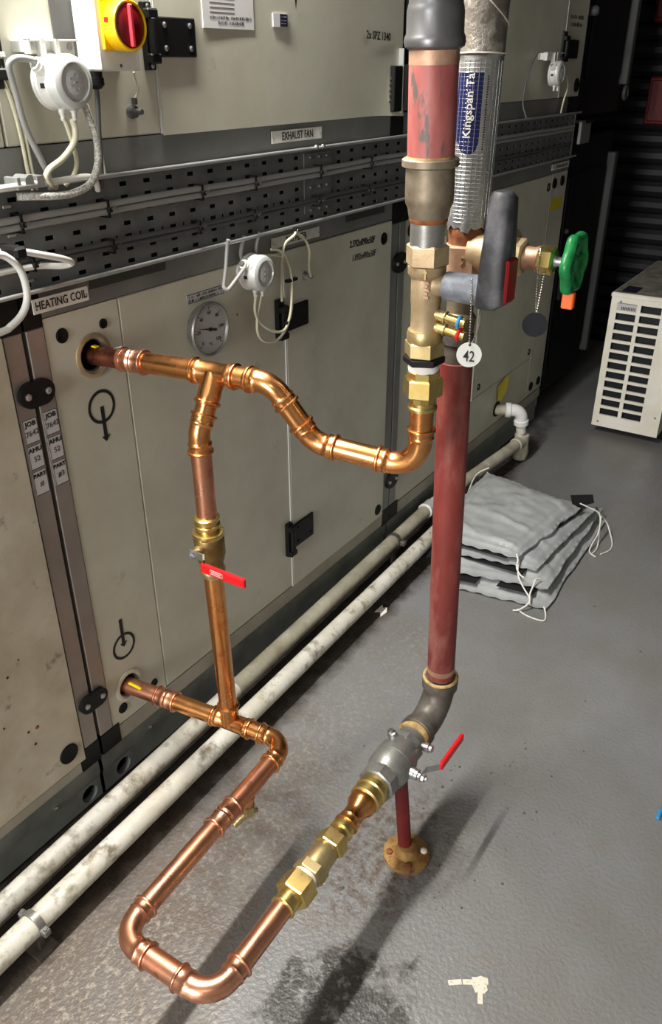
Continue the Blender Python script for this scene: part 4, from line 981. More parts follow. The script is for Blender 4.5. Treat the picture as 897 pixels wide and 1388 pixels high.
# steel ball valve
SV = thing('steel_ball_valve', ax(1.2) - V(0, 0, .05), 'grey steel ball valve with red lever, resting on the red post', 'valve')
MB().hexn(ax(1.105), ax(1.138), .0400, .004, .15, n=8).build('end_hexagon', M_STEEL, SV)
MB().lathe(ax(1.136), D, [(0, .0400), (.012, .0450), (.018, .0475), (.046, .0480), (.047, .0470), (.048, .0480), (.075, .0470), (.088, .0420), (.100, .0395)], 36).build('body', M_STEEL, SV)
MB().hexn(ax(1.228), ax(1.254), .0385, .004, .15, n=8).build('end_hexagon', M_STEEL, SV)
MB().lathe(ax(1.252), D, [(0, .0355), (.010, .034), (.024, .034), (.026, .032)], 30).build('neck', M_STEEL, SV)
MB().lathe(ax(1.275), D, [(0, .034), (.003, .0385), (.010, .0400), (.014, .0385), (.018, .036)], 30).build('jointing_paste', M_HEMP, SV)
for xx, dd in ((1.262, V(0, -1, .15)), (1.228, V(-.1, .6, 1))):
    p = ax(xx) + dd.normalized() * .034
    MB().lathe(p, dd, [(0, .0085), (.006, .0085), (.0065, .0115), (.018, .0115), (.020, .009), (.026, .0085), (.027, .005)], 10).build('test_plug', M_CHROME, SV)
st = ax(1.183)
MB().lathe(st + V(0, -.044, 0), Y_, [(0, .0135), (.012, .0135), (.013, .0125), (.020, .0125), (.021, .008), (.034, .008)], 18).build('stem', M_CHROME, SV)
lv = MB().box(st.x - .010, st.x + .028, st.y - .0735, st.y - .0705, st.z - .009, st.z + .009, .001)
lv.add([(st.x + .026, st.y - .0735, st.z - .009), (st.x + .026, st.y - .0735, st.z + .009), (st.x + .050, st.y - .0965, st.z - .008), (st.x + .050, st.y - .0965, st.z + .010), (st.x + .028, st.y - .0705, st.z - .009), (st.x + .028, st.y - .0705, st.z + .009), (st.x + .052, st.y - .0935, st.z - .008), (st.x + .052, st.y - .0935, st.z + .010)], [(0, 1, 3, 2), (4, 6, 7, 5), (1, 5, 7, 3), (0, 2, 6, 4)])
lo_ = lv.build('lever', M_CHROME, SV)
MB().hexn(st + V(0, -.0735, 0), st + V(0, -.081, 0), .0085, .001).lathe(st + V(0, -.080, 0), Y_, [(0, .005), (.006, .0045)], 10).build('nut', M_CHROME, lo_)
MB().box(st.x + .047, st.x + .160, st.y - .0995, st.y - .091, st.z - .0085, st.z + .0125, .002).build('red_handle', M_REDH, SV)

# red support post
PO = thing('support_post', (1.196, -.718, 0), 'short dark red support post on a rusty floor flange', 'post')
MB().lathe((1.196, -.722, .024), (.0, .10, 1), [(0, .0160), (.235, .0160)], 22).build('post', M_REDPOST, PO)
MB().lathe((1.195, -.728, 0), (0, 0, 1), [(0, .056), (.008, .056), (.010, .053), (.011, .030), (.020, .026), (.034, .023), (.036, .019)], 32).build('floor_flange', M_RUSTY, PO)
for k in range(4):
    th = .6 + k * math.pi / 2
    MB().lathe((1.195 + .041 * math.cos(th), -.728 + .041 * math.sin(th), .009), (0, 0, 1), [(0, .008), (.006, .008), (.008, .004)], 8).build('bolt', M_PTFE if k == 3 else M_RUST, PO)

# ------------------------------------------------------------------ return riser on the right
RR = thing('steel_riser', (1.39, -.69, .25), 'tall red primed steel riser pipe with iron elbow', 'pipe')
r0 = V(1.3975, -.69, .395); r1 = V(1.3485, -.69, 1.178)
MB().sweep([r0, r1], .0318, 36).build('pipe', M_REDP, RR)
MB().lathe(r0 + (r1 - r0).normalized() * -.002, r1 - r0, [(0, .0312), (.026, .0322), (.030, .0319)], 36).build('thread', M_BRONZEP, RR)
ec0 = V(1.2925, -.6842, ZL); ecc = V(1.4015, -.688, ZL)
arc = arc_path(ec0, ecc, r0, .075, 14); path = [ec0] + arc + [r0 + (r0 - ecc).normalized() * -.006]
T = plen(path)
MB().sweep(path, [(0, .0375), (.002, .0415), (.018, .0415), (.022, .0365), (T - .034, .0365), (T - .030, .0420), (T - .004, .0425), (T, .0400)], 36).build('elbow', M_IRON, RR)
MB().torus(path[-1], r1 - r0, .0385, .0040, 36, 8).build('thread_paste', M_HEMP, RR)

def rp(z):      # axis of the upper riser
    a, b = V(1.348, -.69, 1.175), V(1.364, -.69, 1.69)
    return a + (b - a) * ((z - a.z) / (b.z - a.z))
du = (rp(1.6) - rp(1.2)).normalized()
GV = thing('gate_valve', rp(1.18), 'bronze gate valve with green handwheel on the riser', 'valve')
MB().lathe(rp(1.172), du, [(0, .0262), (.035, .0258), (.037, .0250)], 30).build('nipple', M_IRON, GV)
MB().lathe(rp(1.209), du, [(0, .027), (.002, .0300), (.020, .0300), (.024, .027)], 30).build('collar', M_SOCK, GV)
MB().lathe(rp(1.230), du, [(0, .0275), (.010, .029), (.030, .0305), (.038, .024), (.060, .0245), (.085, .032), (.100, .034), (.108, .0315)], 30).build('lower_body', M_IRONT, GV)
MB().hexn(rp(1.337), rp(1.386), .0345, .005, .26).build('body_hexagon', M_BRONZEP, GV)
MB().lathe(rp(1.386), du, [(0, .0305), (.006, .0300), (.012, .0310), (.026, .0315), (.030, .029)], 30).build('ring', M_RUST, GV)
text('2', .020, rp(1.362) + V(-.0330, -.0125, .0), (.45, -.89, 0), (0, 0, 1), M_BRASSD, GV, name='cast_mark', depth=.0012)
gz = 1.3745
MB().lathe((1.3555, -.705, gz), Y_, [(0, .034), (.030, .034), (.055, .036), (.066, .045), (.072, .045), (.074, .036)], 30).build('bonnet', M_BRONZE, GV)
MB().hexn((1.3555, -.774, gz), (1.3555, -.800, gz), .0265, .004, .3).build('bonnet_nut', M_BRONZE, GV)
MB().lathe((1.3555, -.798, gz), Y_, [(0, .0195), (.018, .0185), (.024, .021), (.028, .021)], 26).build('neck', M_BRONZEP, GV)
MB().hexn((1.3555, -.824, gz), (1.3555, -.852, gz), .0205, .004, .3).build('gland_nut', M_BRASS, GV)
MB().lathe((1.3555, -.850, gz), Y_, [(0, .011), (.006, .008), (.032, .007)], 14).build('stem', M_CHROME, GV)
wh = MB(); wc = V(1.3555, -.884, gz)
n = 60; vs = []; fs = []; m_ = 12
for i in range(n):
    th = 2 * math.pi * i / n; R = .041 + .0035 * math.cos(6 * th); e = V(math.cos(th), 0, math.sin(th))
    for j in range(m_):
        ph = 2 * math.pi * j / m_; vs.append(wc + e * (R + .0085 * math.cos(ph)) + V(0, .0095 * math.sin(ph), 0))
for i in range(n):
    for j in range(m_): fs.append((i * m_ + j, ((i + 1) % n) * m_ + j, ((i + 1) % n) * m_ + (j + 1) % m_, i * m_ + (j + 1) % m_))
wh.add(vs, fs)
wh.lathe(wc + V(0, .014, 0), Y_, [(0, .010), (.006, .014), (.018, .013), (.022, .008)], 20)
for k in range(6):
    th = 2 * math.pi * k / 6 + .2; wh.sweep([wc + V(.008 * math.cos(th), .002, .008 * math.sin(th)), wc + V(.040 * math.cos(th), -.001, .040 * math.sin(th))], .0065, 10)
wh.lathe(wc + V(0, .004, 0), Y_, [(0, .040), (.004, .040)], 30)
wh.build('handwheel', M_GREEN, GV)
MB().box(1.349, 1.362, -.893, -.873, 1.300, 1.328, .002).build('orange_tag', M_ORANGE, GV)

IP = thing('insulated_pipe', rp(1.41), 'foil wrapped insulated riser pipe with blue Kingspan label', 'pipe')
p0_, p1_ = rp(1.413), rp(2.6); Ln = (p1_ - p0_).length
N = 40; vs = []; fs = []; rows_ = []
steps = [0, .008, .02, .05, .1, .15, .20, .24]
aU = du.cross(V(0, 0, 1) if abs(du.z) < .9 else V(1, 0, 0)).normalized(); aW = du.cross(aU)
def ring(t, r, jag=0.0, rj=0.0, seed=0):
    out = []
    for k in range(N):
        th = 2 * math.pi * k / N; q = math.sin(th * 5 + seed) * .5 + math.sin(th * 11 + 2 * seed) * .35 + math.sin(th * 17 + seed) * .3
        out.append(p0_ + du * (t + jag * q) + (aU * math.cos(th) + aW * math.sin(th)) * (r + rj * math.sin(th * 7 + seed)))
    return out
L_ = [ring(0, .0350, .007, .0028, 1.3)] + [ring(t, .0345, 0, .0007 if t < .04 else .0003, t * 30) for t in (.02, .06, .10, .15, .20, .26)]
for rg in L_: vs += rg
for i in range(len(L_) - 1):
    for k in range(N): fs.append((i * N + k, i * N + (k + 1) % N, (i + 1) * N + (k + 1) % N, (i + 1) * N + k))
MB().add(vs, fs).build('foil_sleeve', M_FOIL, IP, ang=60)
MB().lathe(p0_ + du * .004, du, [(0, .0325), (.25, .0325)], 30).build('insulation_core', M_MESHF, IP)
MB().lathe(p0_ + du * .258, du, [(0, .0345), (.003, .0365), (.006, .0352), (.06, .0350), (.12, .0362), (.2, .0352), (Ln - .26, .0355)], 36).build('film_wrap', M_MESHF, IP)
# reinforcing scrim threads in the foil
sc_ = MB()
for i in range(39):
    t = .012 + i * .0062; sc_.torus(p0_ + du * t, du, .0345, .0007, 36, 5)
sc_.build('scrim_hoops', M_LIP, IP)
sv_ = MB()
for k in range(26):
    th = 2 * math.pi * k / 26; e = (aU * math.cos(th) + aW * math.sin(th)) * .0347; sv_.sweep([p0_ + du * .012 + e, p0_ + du * .252 + e], .0006, 5)
sv_.build('scrim_threads', M_LIP, IP)
for t, tw in ((.33, .5), (.262, .0)):
    pts = []
    for k in range(30):
        th = 2 * math.pi * k / 29; pts.append(p0_ + du * (t + tw * .06 * math.sin(th + 1)) + (aU * math.cos(th) + aW * math.sin(th)) * .0366)
    MB().sweep(pts, .0012, 6).build('film_crease', M_PTFE, IP)
# blue label: wraps the foil on the side facing the viewer
cdir = (V(0, -1.3, 0) - V(1.36, -.69, 0)).normalized()
base_ang = math.atan2(cdir.y, cdir.x)
def wrapP(s, t, r):     # s arc length to the viewer's right, t along the pipe
    a = base_ang + s / .0352
    return p0_ + du * t + V(math.cos(a) * r, math.sin(a) * r, 0)
lb = MB(); vs = []; fs = []; nS = 14; s0, s1 = -.050, .0060; tb, tt = .118, .236
prof_t = []
for i in range(nS + 1):
    s = s0 + (s1 - s0) * i / nS; c_ = (s0 + s1) / 2 - .006; hw = .028
    q = min(1, abs(s - (-.0115)) / .0175); low = tb + .018 * (1 - math.sqrt(max(0, 1 - q * q)))
    vs += [wrapP(s, low, .0351), wrapP(s, (low + tt) / 2, .0351), wrapP(s, tt, .0351)]
for i in range(nS):
    for j in range(2): a = i * 3 + j; fs.append((a, a + 3, a + 4, a + 1))
lo_ = lb.add(vs, fs).build('blue_label', M_BLUE, IP, ang=60)
def wt(x, y, z): return wrapP(-.0145 - y, min(.1885 + x, .2355), .0356 + z)
text('Kingspan Ta', .0190, (0, 0, 0), (1, 0, 0), (0, 1, 0), M_WHITE, lo_, sx=1.0, wrap=wt, depth=.0002, bold=.0002)
sm = MB()
for i in range(30):
    t = .125 + i * .0036; a = random.uniform(.004, .008); p = [wrapP(.012, t, .0352), wrapP(.012 + a * .5, t, .0352), wrapP(.012 + a * .5, t + .0022, .0352), wrapP(.012, t + .0022, .0352)]
    sm.add(p, [(0, 1, 2, 3)])
sm.build('small_print', M_INKF, IP, flat=True)

# ------------------------------------------------------------------ flow stack (left of the riser)
def sp(z):
    a, b = V(1.2000, -.702, 1.09), V(1.180, -.700, 1.625)
    return a + (b - a) * ((z - a.z) / (b.z - a.z))
ds_ = (sp(1.6) - sp(1.1)).normalized()
UN = thing('brass_union', sp(1.135), 'bright brass union joining the copper to the balancing valve', 'fitting')
MB().lathe(sp(1.1325), ds_, [(0, .0222), (.002, .0258), (.007, .0258), (.010, .0228), (.016, .0228)], 30).build('press_sleeve', M_BRASS, UN)
MB().hexn(sp(1.145), sp(1.163), .0215, .001, n=10).build('shank', M_BRASS, UN)
MB().hexn(sp(1.1595), sp(1.1940), .0300, .0040, .25).build('union_nut', M_BRASS, UN)
MB().hexn(sp(1.1925), sp(1.2065), .0268, .0020, .0, n=8).build('small_hexagon', M_BRASS, UN)
MB().lathe(sp(1.2055), ds_, [(0, .0262), (.006, .0272), (.010, .0262), (.014, .0255)], 30).build('thread_tape', M_PTFE, UN)
MB().hexn(sp(1.2190), sp(1.2310), .0308, .0020, .4).build('lock_nut', M_BLACK, UN)
BA = thing('balancing_valve', sp(1.23), 'dull bronze balancing valve with tall black lever handle', 'valve')
MB().hexn(sp(1.2310), sp(1.2580), .0292, .0040, .25).build('lower_nut', M_BRASSD, BA)
MB().lathe(sp(1.2560), ds_, [(0, .0290), (.004, .0302), (.014, .0302), (.017, .0292), (.020, .0285)], 30).build('lower_collar', M_BRASSD, BA)
MB().lathe(sp(1.2750), ds_, [(0, .0243), (.044, .0240), (.046, .0252), (.086, .0250), (.090, .0280), (.094, .0305), (.106, .0308)], 32).build('body', M_BRONZE, BA)
MB().hexn(sp(1.3800), sp(1.4140), .0300, .0045, .25).build('upper_nut', M_BRONZE, BA)
q = sp(1.372) + V(-.0288, -.0118, 0); e_ = V(.38, -.92, 0)
MB().prism([q - e_ * .0013 + V(0, 0, -.008), q + e_ * .0013 + V(0, 0, -.008), q + e_ * .0013 + V(0, 0, .002), q + e_ * .004 + V(0, 0, .002), q + V(0, 0, .008), q - e_ * .004 + V(0, 0, .002), q - e_ * .0013 + V(0, 0, .002)], (-.0022, -.0009, 0)).build('cast_arrow', M_BRASSD, BA)
for i in range(5):
    q = sp(1.333 + i * .006) + V(-.0228, -.0090, 0); MB().box(q.x - .0012, q.x + .0012, q.y - .007 + (i % 2) * .002, q.y + .006 - (i % 2) * .003, q.z, q.z + .0028).build('cast_mark', M_BRONZEP, BA)
sc0 = sp(1.352)
MB().lathe(sc0 + V(0, -.018, 0), Y_, [(0, .020), (.010, .0175), (.016, .0125), (.020, .012)], 24).build('stem_boss', M_BRONZE, BA)
MB().lathe(sc0 + V(0, -.034, 0), Y_, [(0, .0205), (.002, .0225), (.060, .0235), (.064, .022)], 28).build('stem_cap', M_CAP, BA)
# handle: a tall block tapering to the top, with a red insert on its outer face
hd = MB(); secs = [(1.3300, .0240, .0195, -.7985, -.8280), (1.3390, .0265, .0225, -.7965, -.8420), (1.40, .0255, .0225, -.7985, -.8400), (1.49, .0180, .0165, -.8030, -.8370), (1.4985, .0140, .0130, -.8060, -.8300)]
vs = []; fs = []
for z, wl_, wr_, ya, yb in secs:
    xc = 1.1895; c_ = .005
    vs += [(xc - wl_, ya - c_, z), (xc - wl_ + c_, ya, z), (xc + wr_ - c_, ya, z), (xc + wr_, ya - c_, z), (xc + wr_, yb + c_, z), (xc + wr_ - c_, yb, z), (xc - wl_ + c_, yb, z), (xc - wl_, yb + c_, z)]
for i in range(len(secs) - 1):
    for k in range(8): fs.append((i * 8 + k, i * 8 + (k + 1) % 8, (i + 1) * 8 + (k + 1) % 8, (i + 1) * 8 + k))
fs.append(tuple(reversed(range(8)))); fs.append(tuple(range((len(secs) - 1) * 8, len(secs) * 8)))
ho = hd.add(vs, fs).build('lever_handle', M_HANDLE, BA, ang=50)
MB().box(1.1680, 1.2080, -.8455, -.8385, 1.3400, 1.4060, .004).build('red_insert', M_REDC, ho)
for zz, c_, yt in ((1.305, M_TAGB, 'blue'), (1.284, M_REDH, 'red')):
    q = sp(zz); dd = V(-.02, -1, -.16)
    o = MB().lathe(q + V(-.002, -.020, 0), dd, [(0, .0095), (.016, .0085), (.017, .0105), (.019, .0105)], 18).build('test_point', M_BRASSD, BA)
    MB().lathe(q + V(-.002, -.038, -.003), dd, [(0, .0078), (.022, .0078), (.023, .0065), (.026, .0085), (.036, .0082)], 18).build('test_cap', M_BRASS, o)
    MB().torus(q + V(-.003, -.063, -.007), dd, .0085, .0028, 18, 8).build('colour_ring', c_, o)
ST = thing('steel_stack', sp(1.41), 'upper steel flow pipe with reducing socket and worn red paint', 'pipe')
MB().lathe(sp(1.412), ds_, [(0, .0288), (.034, .0284), (.040, .0280)], 32).build('nipple', M_STEEL, ST)
MB().lathe(sp(1.446), ds_, [(0, .0284), (.003, .0300), (.008, .0300)], 32).build('rusty_thread', M_RUST, ST)
MB().lathe(sp(1.453), ds_, [(0, .0300), (.003, .0315), (.014, .0330), (.022, .0368), (.032, .0374), (.072, .0370)], 36).build('reducing_socket', M_IRONT, ST)
MB().lathe(sp(1.5255), ds_, [(0, .0395), (.002, .0432), (.011, .0430), (.013, .0400)], 36).build('socket_rim', M_IRONT, ST)
MB().sweep([sp(1.535), sp(1.69)], .0355, 36).build('pipe', M_REDU, ST)
MB().lathe(sp(1.535), ds_, [(0, .0362), (.006, .0360)], 36).build('paste_ring', M_HEMP, ST)
MB().lathe(sp(1.660), ds_, [(0, .0357), (.016, .0359), (.022, .0358)], 36).build('bare_band', M_BRONZEP, ST)
MB().lathe(sp(1.678), ds_, [(0, .0362), (.004, .0420), (.010, .0435), (.016, .0425), (.020, .0402), (.046, .0400), (.053, .0385), (.057, .0372), (.9, .0368)], 40).build('press_socket', M_SOCK, ST)

# ------------------------------------------------------------------ bead chains and tags
def bead_chain(name, pts, label, step=.0044, r=.0018):
    p = smooth_path(pts, 8); T = plen(p); keys = []; s = 0
    while s < T - step:
        keys += [(s, .0005), (s + step * .2, r), (s + step * .55, r), (s + step * .75, .0005)]; s += step
    o = MB().sweep(p, keys, 8).build(name, M_CHAIN); return tag(o, label, 'chain', 'bead chains')
bead_chain('bead_chain', [(1.1600, -.7920, 1.376), (1.163, -.7925, 1.350), (1.165, -.793, 1.32), (1.166, -.7935, 1.29), (1.166, -.794, 1.271)], 'bead chain holding the white 42 tag')
bead_chain('bead_chain', [(1.180, -.802, 1.32), (1.180, -.802, 1.305), (1.173, -.800, 1.285), (1.167, -.796, 1.271)], 'short back strand of bead chain behind the 42 tag')
tg = thing('valve_tag', (1.166, -.795, 1.236), 'round white valve tag numbered 42', 'tag', 'valve tags')
nn = (V(0, -1.3, 1.66) - V(1.166, -.795, 1.255)); nn.z *= .25; nn.normalize()
tcx = V(1.166, -.7950, 1.2560)
MB().lathe(tcx, nn, [(0, .0198), (.0012, .0198)], 40).build('disc', M_WHITE, tg)
rx = V(0, 0, 1).cross(nn).normalized(); ry = nn.cross(rx)
text('42', .0245, tcx + nn * .0017 - ry * .003, rx - ry * .06, ry, M_INK, tg, sx=.75, bold=.0002)
MB().lathe(tcx + nn * .0012 + ry * .0158, nn, [(0, .0022), (.0004, .0022)], 12).build('hole', M_INK, tg)
MB().torus(tcx + ry * .0175 + nn * .0010, rx, .0028, .0007, 14, 6).build('ring', M_CABLED, tg)
bead_chain('bead_chain', [(1.345, -.829, 1.3945), (1.335, -.832, 1.380), (1.333, -.834, 1.345), (1.335, -.835, 1.315), (1.337, -.836, 1.290)], 'bead chain looped over the green wheel valve')
bead_chain('bead_chain', [(1.360, -.829, 1.3950), (1.348, -.838, 1.375), (1.344, -.839, 1.345), (1.341, -.838, 1.315), (1.338, -.837, 1.290)], 'back strand of the bead chain on the green wheel valve')
tg2 = thing('valve_tag', (1.337, -.837, 1.246), 'round dark valve tag below the green wheel valve', 'tag', 'valve tags')
n2 = (V(0, -1.3, 1.4) - V(1.337, -.837, 1.27)); n2.z = -.05; n2.normalize()
MB().lathe((1.337, -.837, 1.2700), n2, [(0, .0212), (.0012, .0212)], 40).build('disc', M_TAGK, tg2)
MB().torus(V(1.337, -.837, 1.2895), V(1, 0, 0), .0028, .0007, 14, 6).build('ring', M_CHAIN, tg2)

# ------------------------------------------------------------------ white drain pipes along the floor
d1_ = thing('drain_pipe', (1.5, -.07, 0), 'grimy white drain pipe along the floor, nearer the unit', 'pipe', 'floor drain pipes')
k0, k1, k2 = V(-.6, -.125, .078), V(2.60, -.048, .098), V(3.40, -.108, .10)
MB().sweep([k0, V(1.35, -.078, .09)], .0250, 28).build('pipe', M_PVC, d1_)
MB().sweep([V(1.35, -.078, .09), k1], .0251, 28).build('pipe', M_PVCG, d1_)
dk = (k1 - V(1.35, -.078, .09)).normalized()
MB().lathe(k1 - dk * .02, dk, [(0, .0262), (.003, .031), (.012, .031), (.016, .0285), (.06, .0285), (.064, .026)], 28).build('collar', M_PVCW, d1_)
MB().sweep([k1 + dk * .02, k2], .0262, 28).build('pipe', M_PVCG, d1_)
MB().lathe(k2 + V(-.02, .002, 0), k2 - k1, [(0, .027), (.003, .0315), (.06, .0315), (.063, .029)], 28).build('socket', M_PVCG, d1_)
hp = V(3.445, -.110, .10)
MB().lathe(hp + V(0, 0, .035), (0, 0, -1), [(0, .030), (.002, .034), (.05, .034), (.09, .038), (.125, .030), (.135, .012)], 24).build('trap', M_PVCG, d1_)
q = V(2.318, -.055, .096)
MB().lathe(q - dk * .011, dk, [(0, .0265), (.001, .0285), (.021, .0285), (.022, .0265)], 28).box(q.x - .010, q.x + .010, -.105, -.085, .088, .106, .002).box(q.x - .01, q.x + .01, -.06, -.05, .0, .072).build('pipe_clip', M_IRON, d1_)
d2_ = thing('drain_pipe', (1.2, -.17, 0), 'white drain pipe along the floor, nearer the viewer, with a clip', 'pipe', 'floor drain pipes')
MB().sweep([(-.6, -.2065, .08), (1.05, -.174, .08)], .0272, 28).build('pipe', M_PVC, d2_)
MB().sweep([(1.05, -.174, .08), (2.80, -.140, .08)], .0272, 28).build('pipe', M_PVC, d2_)
q = V(.560, -.1835, .08)
MB().lathe(q + V(-.009, 0, 0), (1, .0195, 0), [(0, .0282), (.001, .0300), (.017, .0300), (.018, .0282)], 28).build('pipe_clip', M_STEEL, d2_)
for sy in (-1, 1): MB().box(q.x - .008, q.x + .008, q.y + sy * .028, q.y + sy * .044, .072, .088, .002).lathe((q.x, q.y + sy * .037, .088), (0, 0, 1), [(0, .005), (.004, .005)], 6).build('clip_ear', M_STEEL, d2_)
MB().box(q.x - .008, q.x + .008, q.y - .010, q.y + .010, .0, .052, .002).box(q.x - .025, q.x + .025, q.y - .03, q.y + .03, 0, .006).build('clip_foot', M_IRON, d2_)
for i, (x, y, l_, a) in enumerate(((.86, -.135, .30, .25), (1.35, -.115, .5, .03), (1.95, -.10, .35, .02))):
    o = MB().box(x - l_ / 2, x + l_ / 2, y - .014, y + .014, 0.001, .012, .003).build('timber_batten', M_RUST); o.rotation_euler.z = a * .3
    tag(o, ('dirty wooden strip between the drain pipes near the clip', 'long dirty wooden strip between the drain pipes', 'dirty wooden strip between the drain pipes beyond the bypass')[i], 'debris', 'strips under the pipes')
o = MB().prism([(1.985, -.195, .0015), (2.02, -.200, .0015), (2.045, -.186, .0015), (2.035, -.176, .0015), (2.05, -.165, .0015), (2.00, -.163, .0015), (2.012, -.178, .0015)], (0, 0, .003)).build('paper_scrap', M_PTFE); tag(o, 'torn white paper scrap on the floor beside the drain pipe', 'debris')
# condensate outlet
dr = thing('condensate_drain', (3.42, -.05, .1), 'white plastic elbow drain coming out of the far unit', 'pipe')
g0, g1, g2 = V(3.355, .01, .262), V(3.415, -.103, .262), V(3.440, -.108, .11)
MB().sweep([g0, g0.lerp(g1, .62)], .0235, 24).build('stub', M_PVCG, dr)
arc = arc_path(g0, g1, g2, .042, 10); dd1 = (g1 - g0).normalized(); dd2 = (g2 - g1).normalized(); pth = [arc[0] - dd1 * .035] + arc + [arc[-1] + dd2 * .035]; T = plen(pth)
MB().sweep(pth, [(0, .028), (.002, .034), (.022, .034), (.026, .0285), (T - .026, .0285), (T - .022, .034), (T - .002, .034), (T, .028)], 28).build('elbow', M_PVCW, dr)
MB().sweep([arc[-1], g2], .0235, 24).build('down_pipe', M_PVC, dr)

# ------------------------------------------------------------------ insulation jackets in a pile
def pad(FL, FR, BR, BL, z, th, seed, label, tilt=0.0):
    t = thing('insulation_jacket', ((FL[0] + BR[0]) / 2, (FL[1] + BR[1]) / 2, z), label, 'insulation jacket', 'folded insulation jackets on the floor')
    n, m = 64, 44; vs = []; fs = []; rnd = random.Random(seed); ph = [rnd.uniform(0, 6) for _ in range(6)]
    def pos(u, v, top):
        a = Vector(FL + (0,)).lerp(Vector(FR + (0,)), v); b = Vector(BL + (0,)).lerp(Vector(BR + (0,)), v); p = a.lerp(b, u)
        e = min(u, 1 - u) * 2; f = min(v, 1 - v) * 2; pf = (1 - (1 - min(1, e * 3.2)) ** 2) * (1 - (1 - min(1, f * 3.2)) ** 2)
        hem = 1 - .35 * math.exp(-((min(u, 1 - u) - .065) / .012) ** 2) - .30 * math.exp(-((min(v, 1 - v) - .10) / .016) ** 2)
        nz1 = noise.noise(Vector((u * 5 + v * 2.5, v * 2.2 - u, seed * 3.1))); nz2 = noise.noise(Vector((u * 14, v * 11, seed * 1.7)))
        wr = .0065 * (1 - abs(nz1) * 4) * (abs(nz1) < .25) + .006 * nz1 + .0032 * nz2
        ed = math.exp(-min(e, f) * 9); ruff = ed * (.0030 * math.sin(88 * (u + v) + ph[3]) + .0055 * noise.noise(Vector((u * 8, v * 8, seed * 5.3))))
        zz = z + tilt * (1 - u)
        if top: zz += .004 + (th - .004) * max(pf * hem, .22) + wr * pf + ruff * .6
        else: zz += max(0, .0025 + .006 * ed * (1 + math.sin(40 * (u - v) + ph[5])) * .5)
        p.x += ed * .008 * noise.noise(Vector((v * 5, seed, 1))); p.y += ed * .010 * noise.noise(Vector((u * 5, seed, 7)))
        p.z = max(zz, .001); return p
    for top in (1, 0):
        for i in range(n + 1):
            for j in range(m + 1): vs.append(pos(i / n, j / m, top))
    o_ = (n + 1) * (m + 1)
    for i in range(n):
        for j in range(m):
            a = i * (m + 1) + j; fs.append((a, a + m + 1, a + m + 2, a + 1)); fs.append((o_ + a, o_ + a + 1, o_ + a + m + 2, o_ + a + m + 1))
    per = [i * (m + 1) for i in range(n + 1)] + [n * (m + 1) + j for j in range(1, m + 1)] + [i * (m + 1) + m for i in range(n - 1, -1, -1)] + [j for j in range(m - 1, 0, -1)]
    for q in range(len(per)): a, b = per[q], per[(q + 1) % len(per)]; fs.append((a, b, o_ + b, o_ + a))
    MB().add(vs, fs).build('padded_cover', M_JACK, t, ang=70)
    return t
j0 = pad((2.275, -.30), (2.330, -.655), (3.06, -.64), (2.98, -.16), .002, .036, 1, 'bottom grey insulation jacket of the folded pile')
j1 = pad((2.30, -.27), (2.385, -.635), (3.08, -.615), (2.99, -.15), .042, .034, 2, 'second grey insulation jacket up from the floor', .004)
j2 = pad((2.36, -.24), (2.420, -.575), (2.985, -.610), (2.985, -.14), .084, .032, 3, 'third grey insulation jacket, under the top one', .002)
j3 = pad((2.385, -.17), (2.405, -.510), (2.885, -.575), (2.985, -.135), .120, .040, 4, 'topmost grey insulation jacket of the folded pile')
def flap(pts, parent):
    MB().prism(pts, (0, 0, .003)).build('black_strap', M_VELC, parent)
flap([(2.89, -.545, .118), (2.98, -.60, .118), (3.045, -.575, .118), (2.99, -.50, .118)], j2)
flap([(2.388, -.26, .1175), (2.395, -.47, .1175), (2.44, -.47, .1175), (2.44, -.26, .1175)], j3)
flap([(2.375, -.30, .080), (2.385, -.54, .080), (2.45, -.54, .080), (2.44, -.30, .080)], j2)
flap([(2.325, -.47, .0395), (2.345, -.60, .0395), (2.45, -.60, .0395), (2.42, -.47, .0395)], j1)
flap([(2.285, -.33, .0390), (2.30, -.40, .0390), (2.40, -.40, .0390), (2.38, -.33, .0390)], j1)
flap([(2.43, -.500, .117), (2.90, -.585, .117), (2.90, -.560, .117), (2.45, -.480, .117)], j3)
def cord(pts, parent, r=.0028): MB().sweep(smooth_path(pts, 6), r, 8).build('draw_cord', M_CORD, parent)
cord([(2.410, -.500, .140), (2.396, -.512, .125), (2.385, -.515, .10), (2.372, -.535, .085), (2.37, -.55, .08)], j3)
cord([(2.393, -.515, .11), (2.372, -.530, .075), (2.352, -.560, .05), (2.330, -.590, .035), (2.30, -.605, .03)], j3)
cord([(2.40, -.60, .078), (2.375, -.590, .082), (2.362, -.590, .068), (2.335, -.590, .045), (2.305, -.600, .030), (2.275, -.580, .012), (2.265, -.560, .006)], j1)
cord([(2.325, -.648, .02), (2.300, -.665, .006), (2.27, -.67, .004), (2.262, -.64, .004), (2.268, -.60, .004), (2.285, -.57, .004)], j0)
cord([(2.885, -.57, .150), (2.90, -.60, .135), (2.92, -.640, .110), (2.91, -.655, .06), (2.88, -.665, .02), (2.83, -.675, .005), (2.78, -.67, .004)], j3)
cord([(2.92, -.640, .112), (2.96, -.665, .06), (2.95, -.69, .02), (2.90, -.715, .005), (2.85, -.72, .004), (2.80, -.70, .004)], j2)
cord([(2.92, -.650, .10), (2.88, -.66, .05), (2.83, -.655, .02), (2.79, -.66, .006), (2.77, -.69, .004)], j2)
cord([(2.99, -.14, .15), (2.95, -.10, .12), (2.80, -.13, .10), (2.70, -.15, .11)], j3)
o = MB().add([(2.34, -.16, .045), (2.40, -.17, .06), (2.44, -.24, .075), (2.38, -.24, .062)], [(0, 1, 2, 3)]).build('black_strap', M_VELC, j1, flat=True)
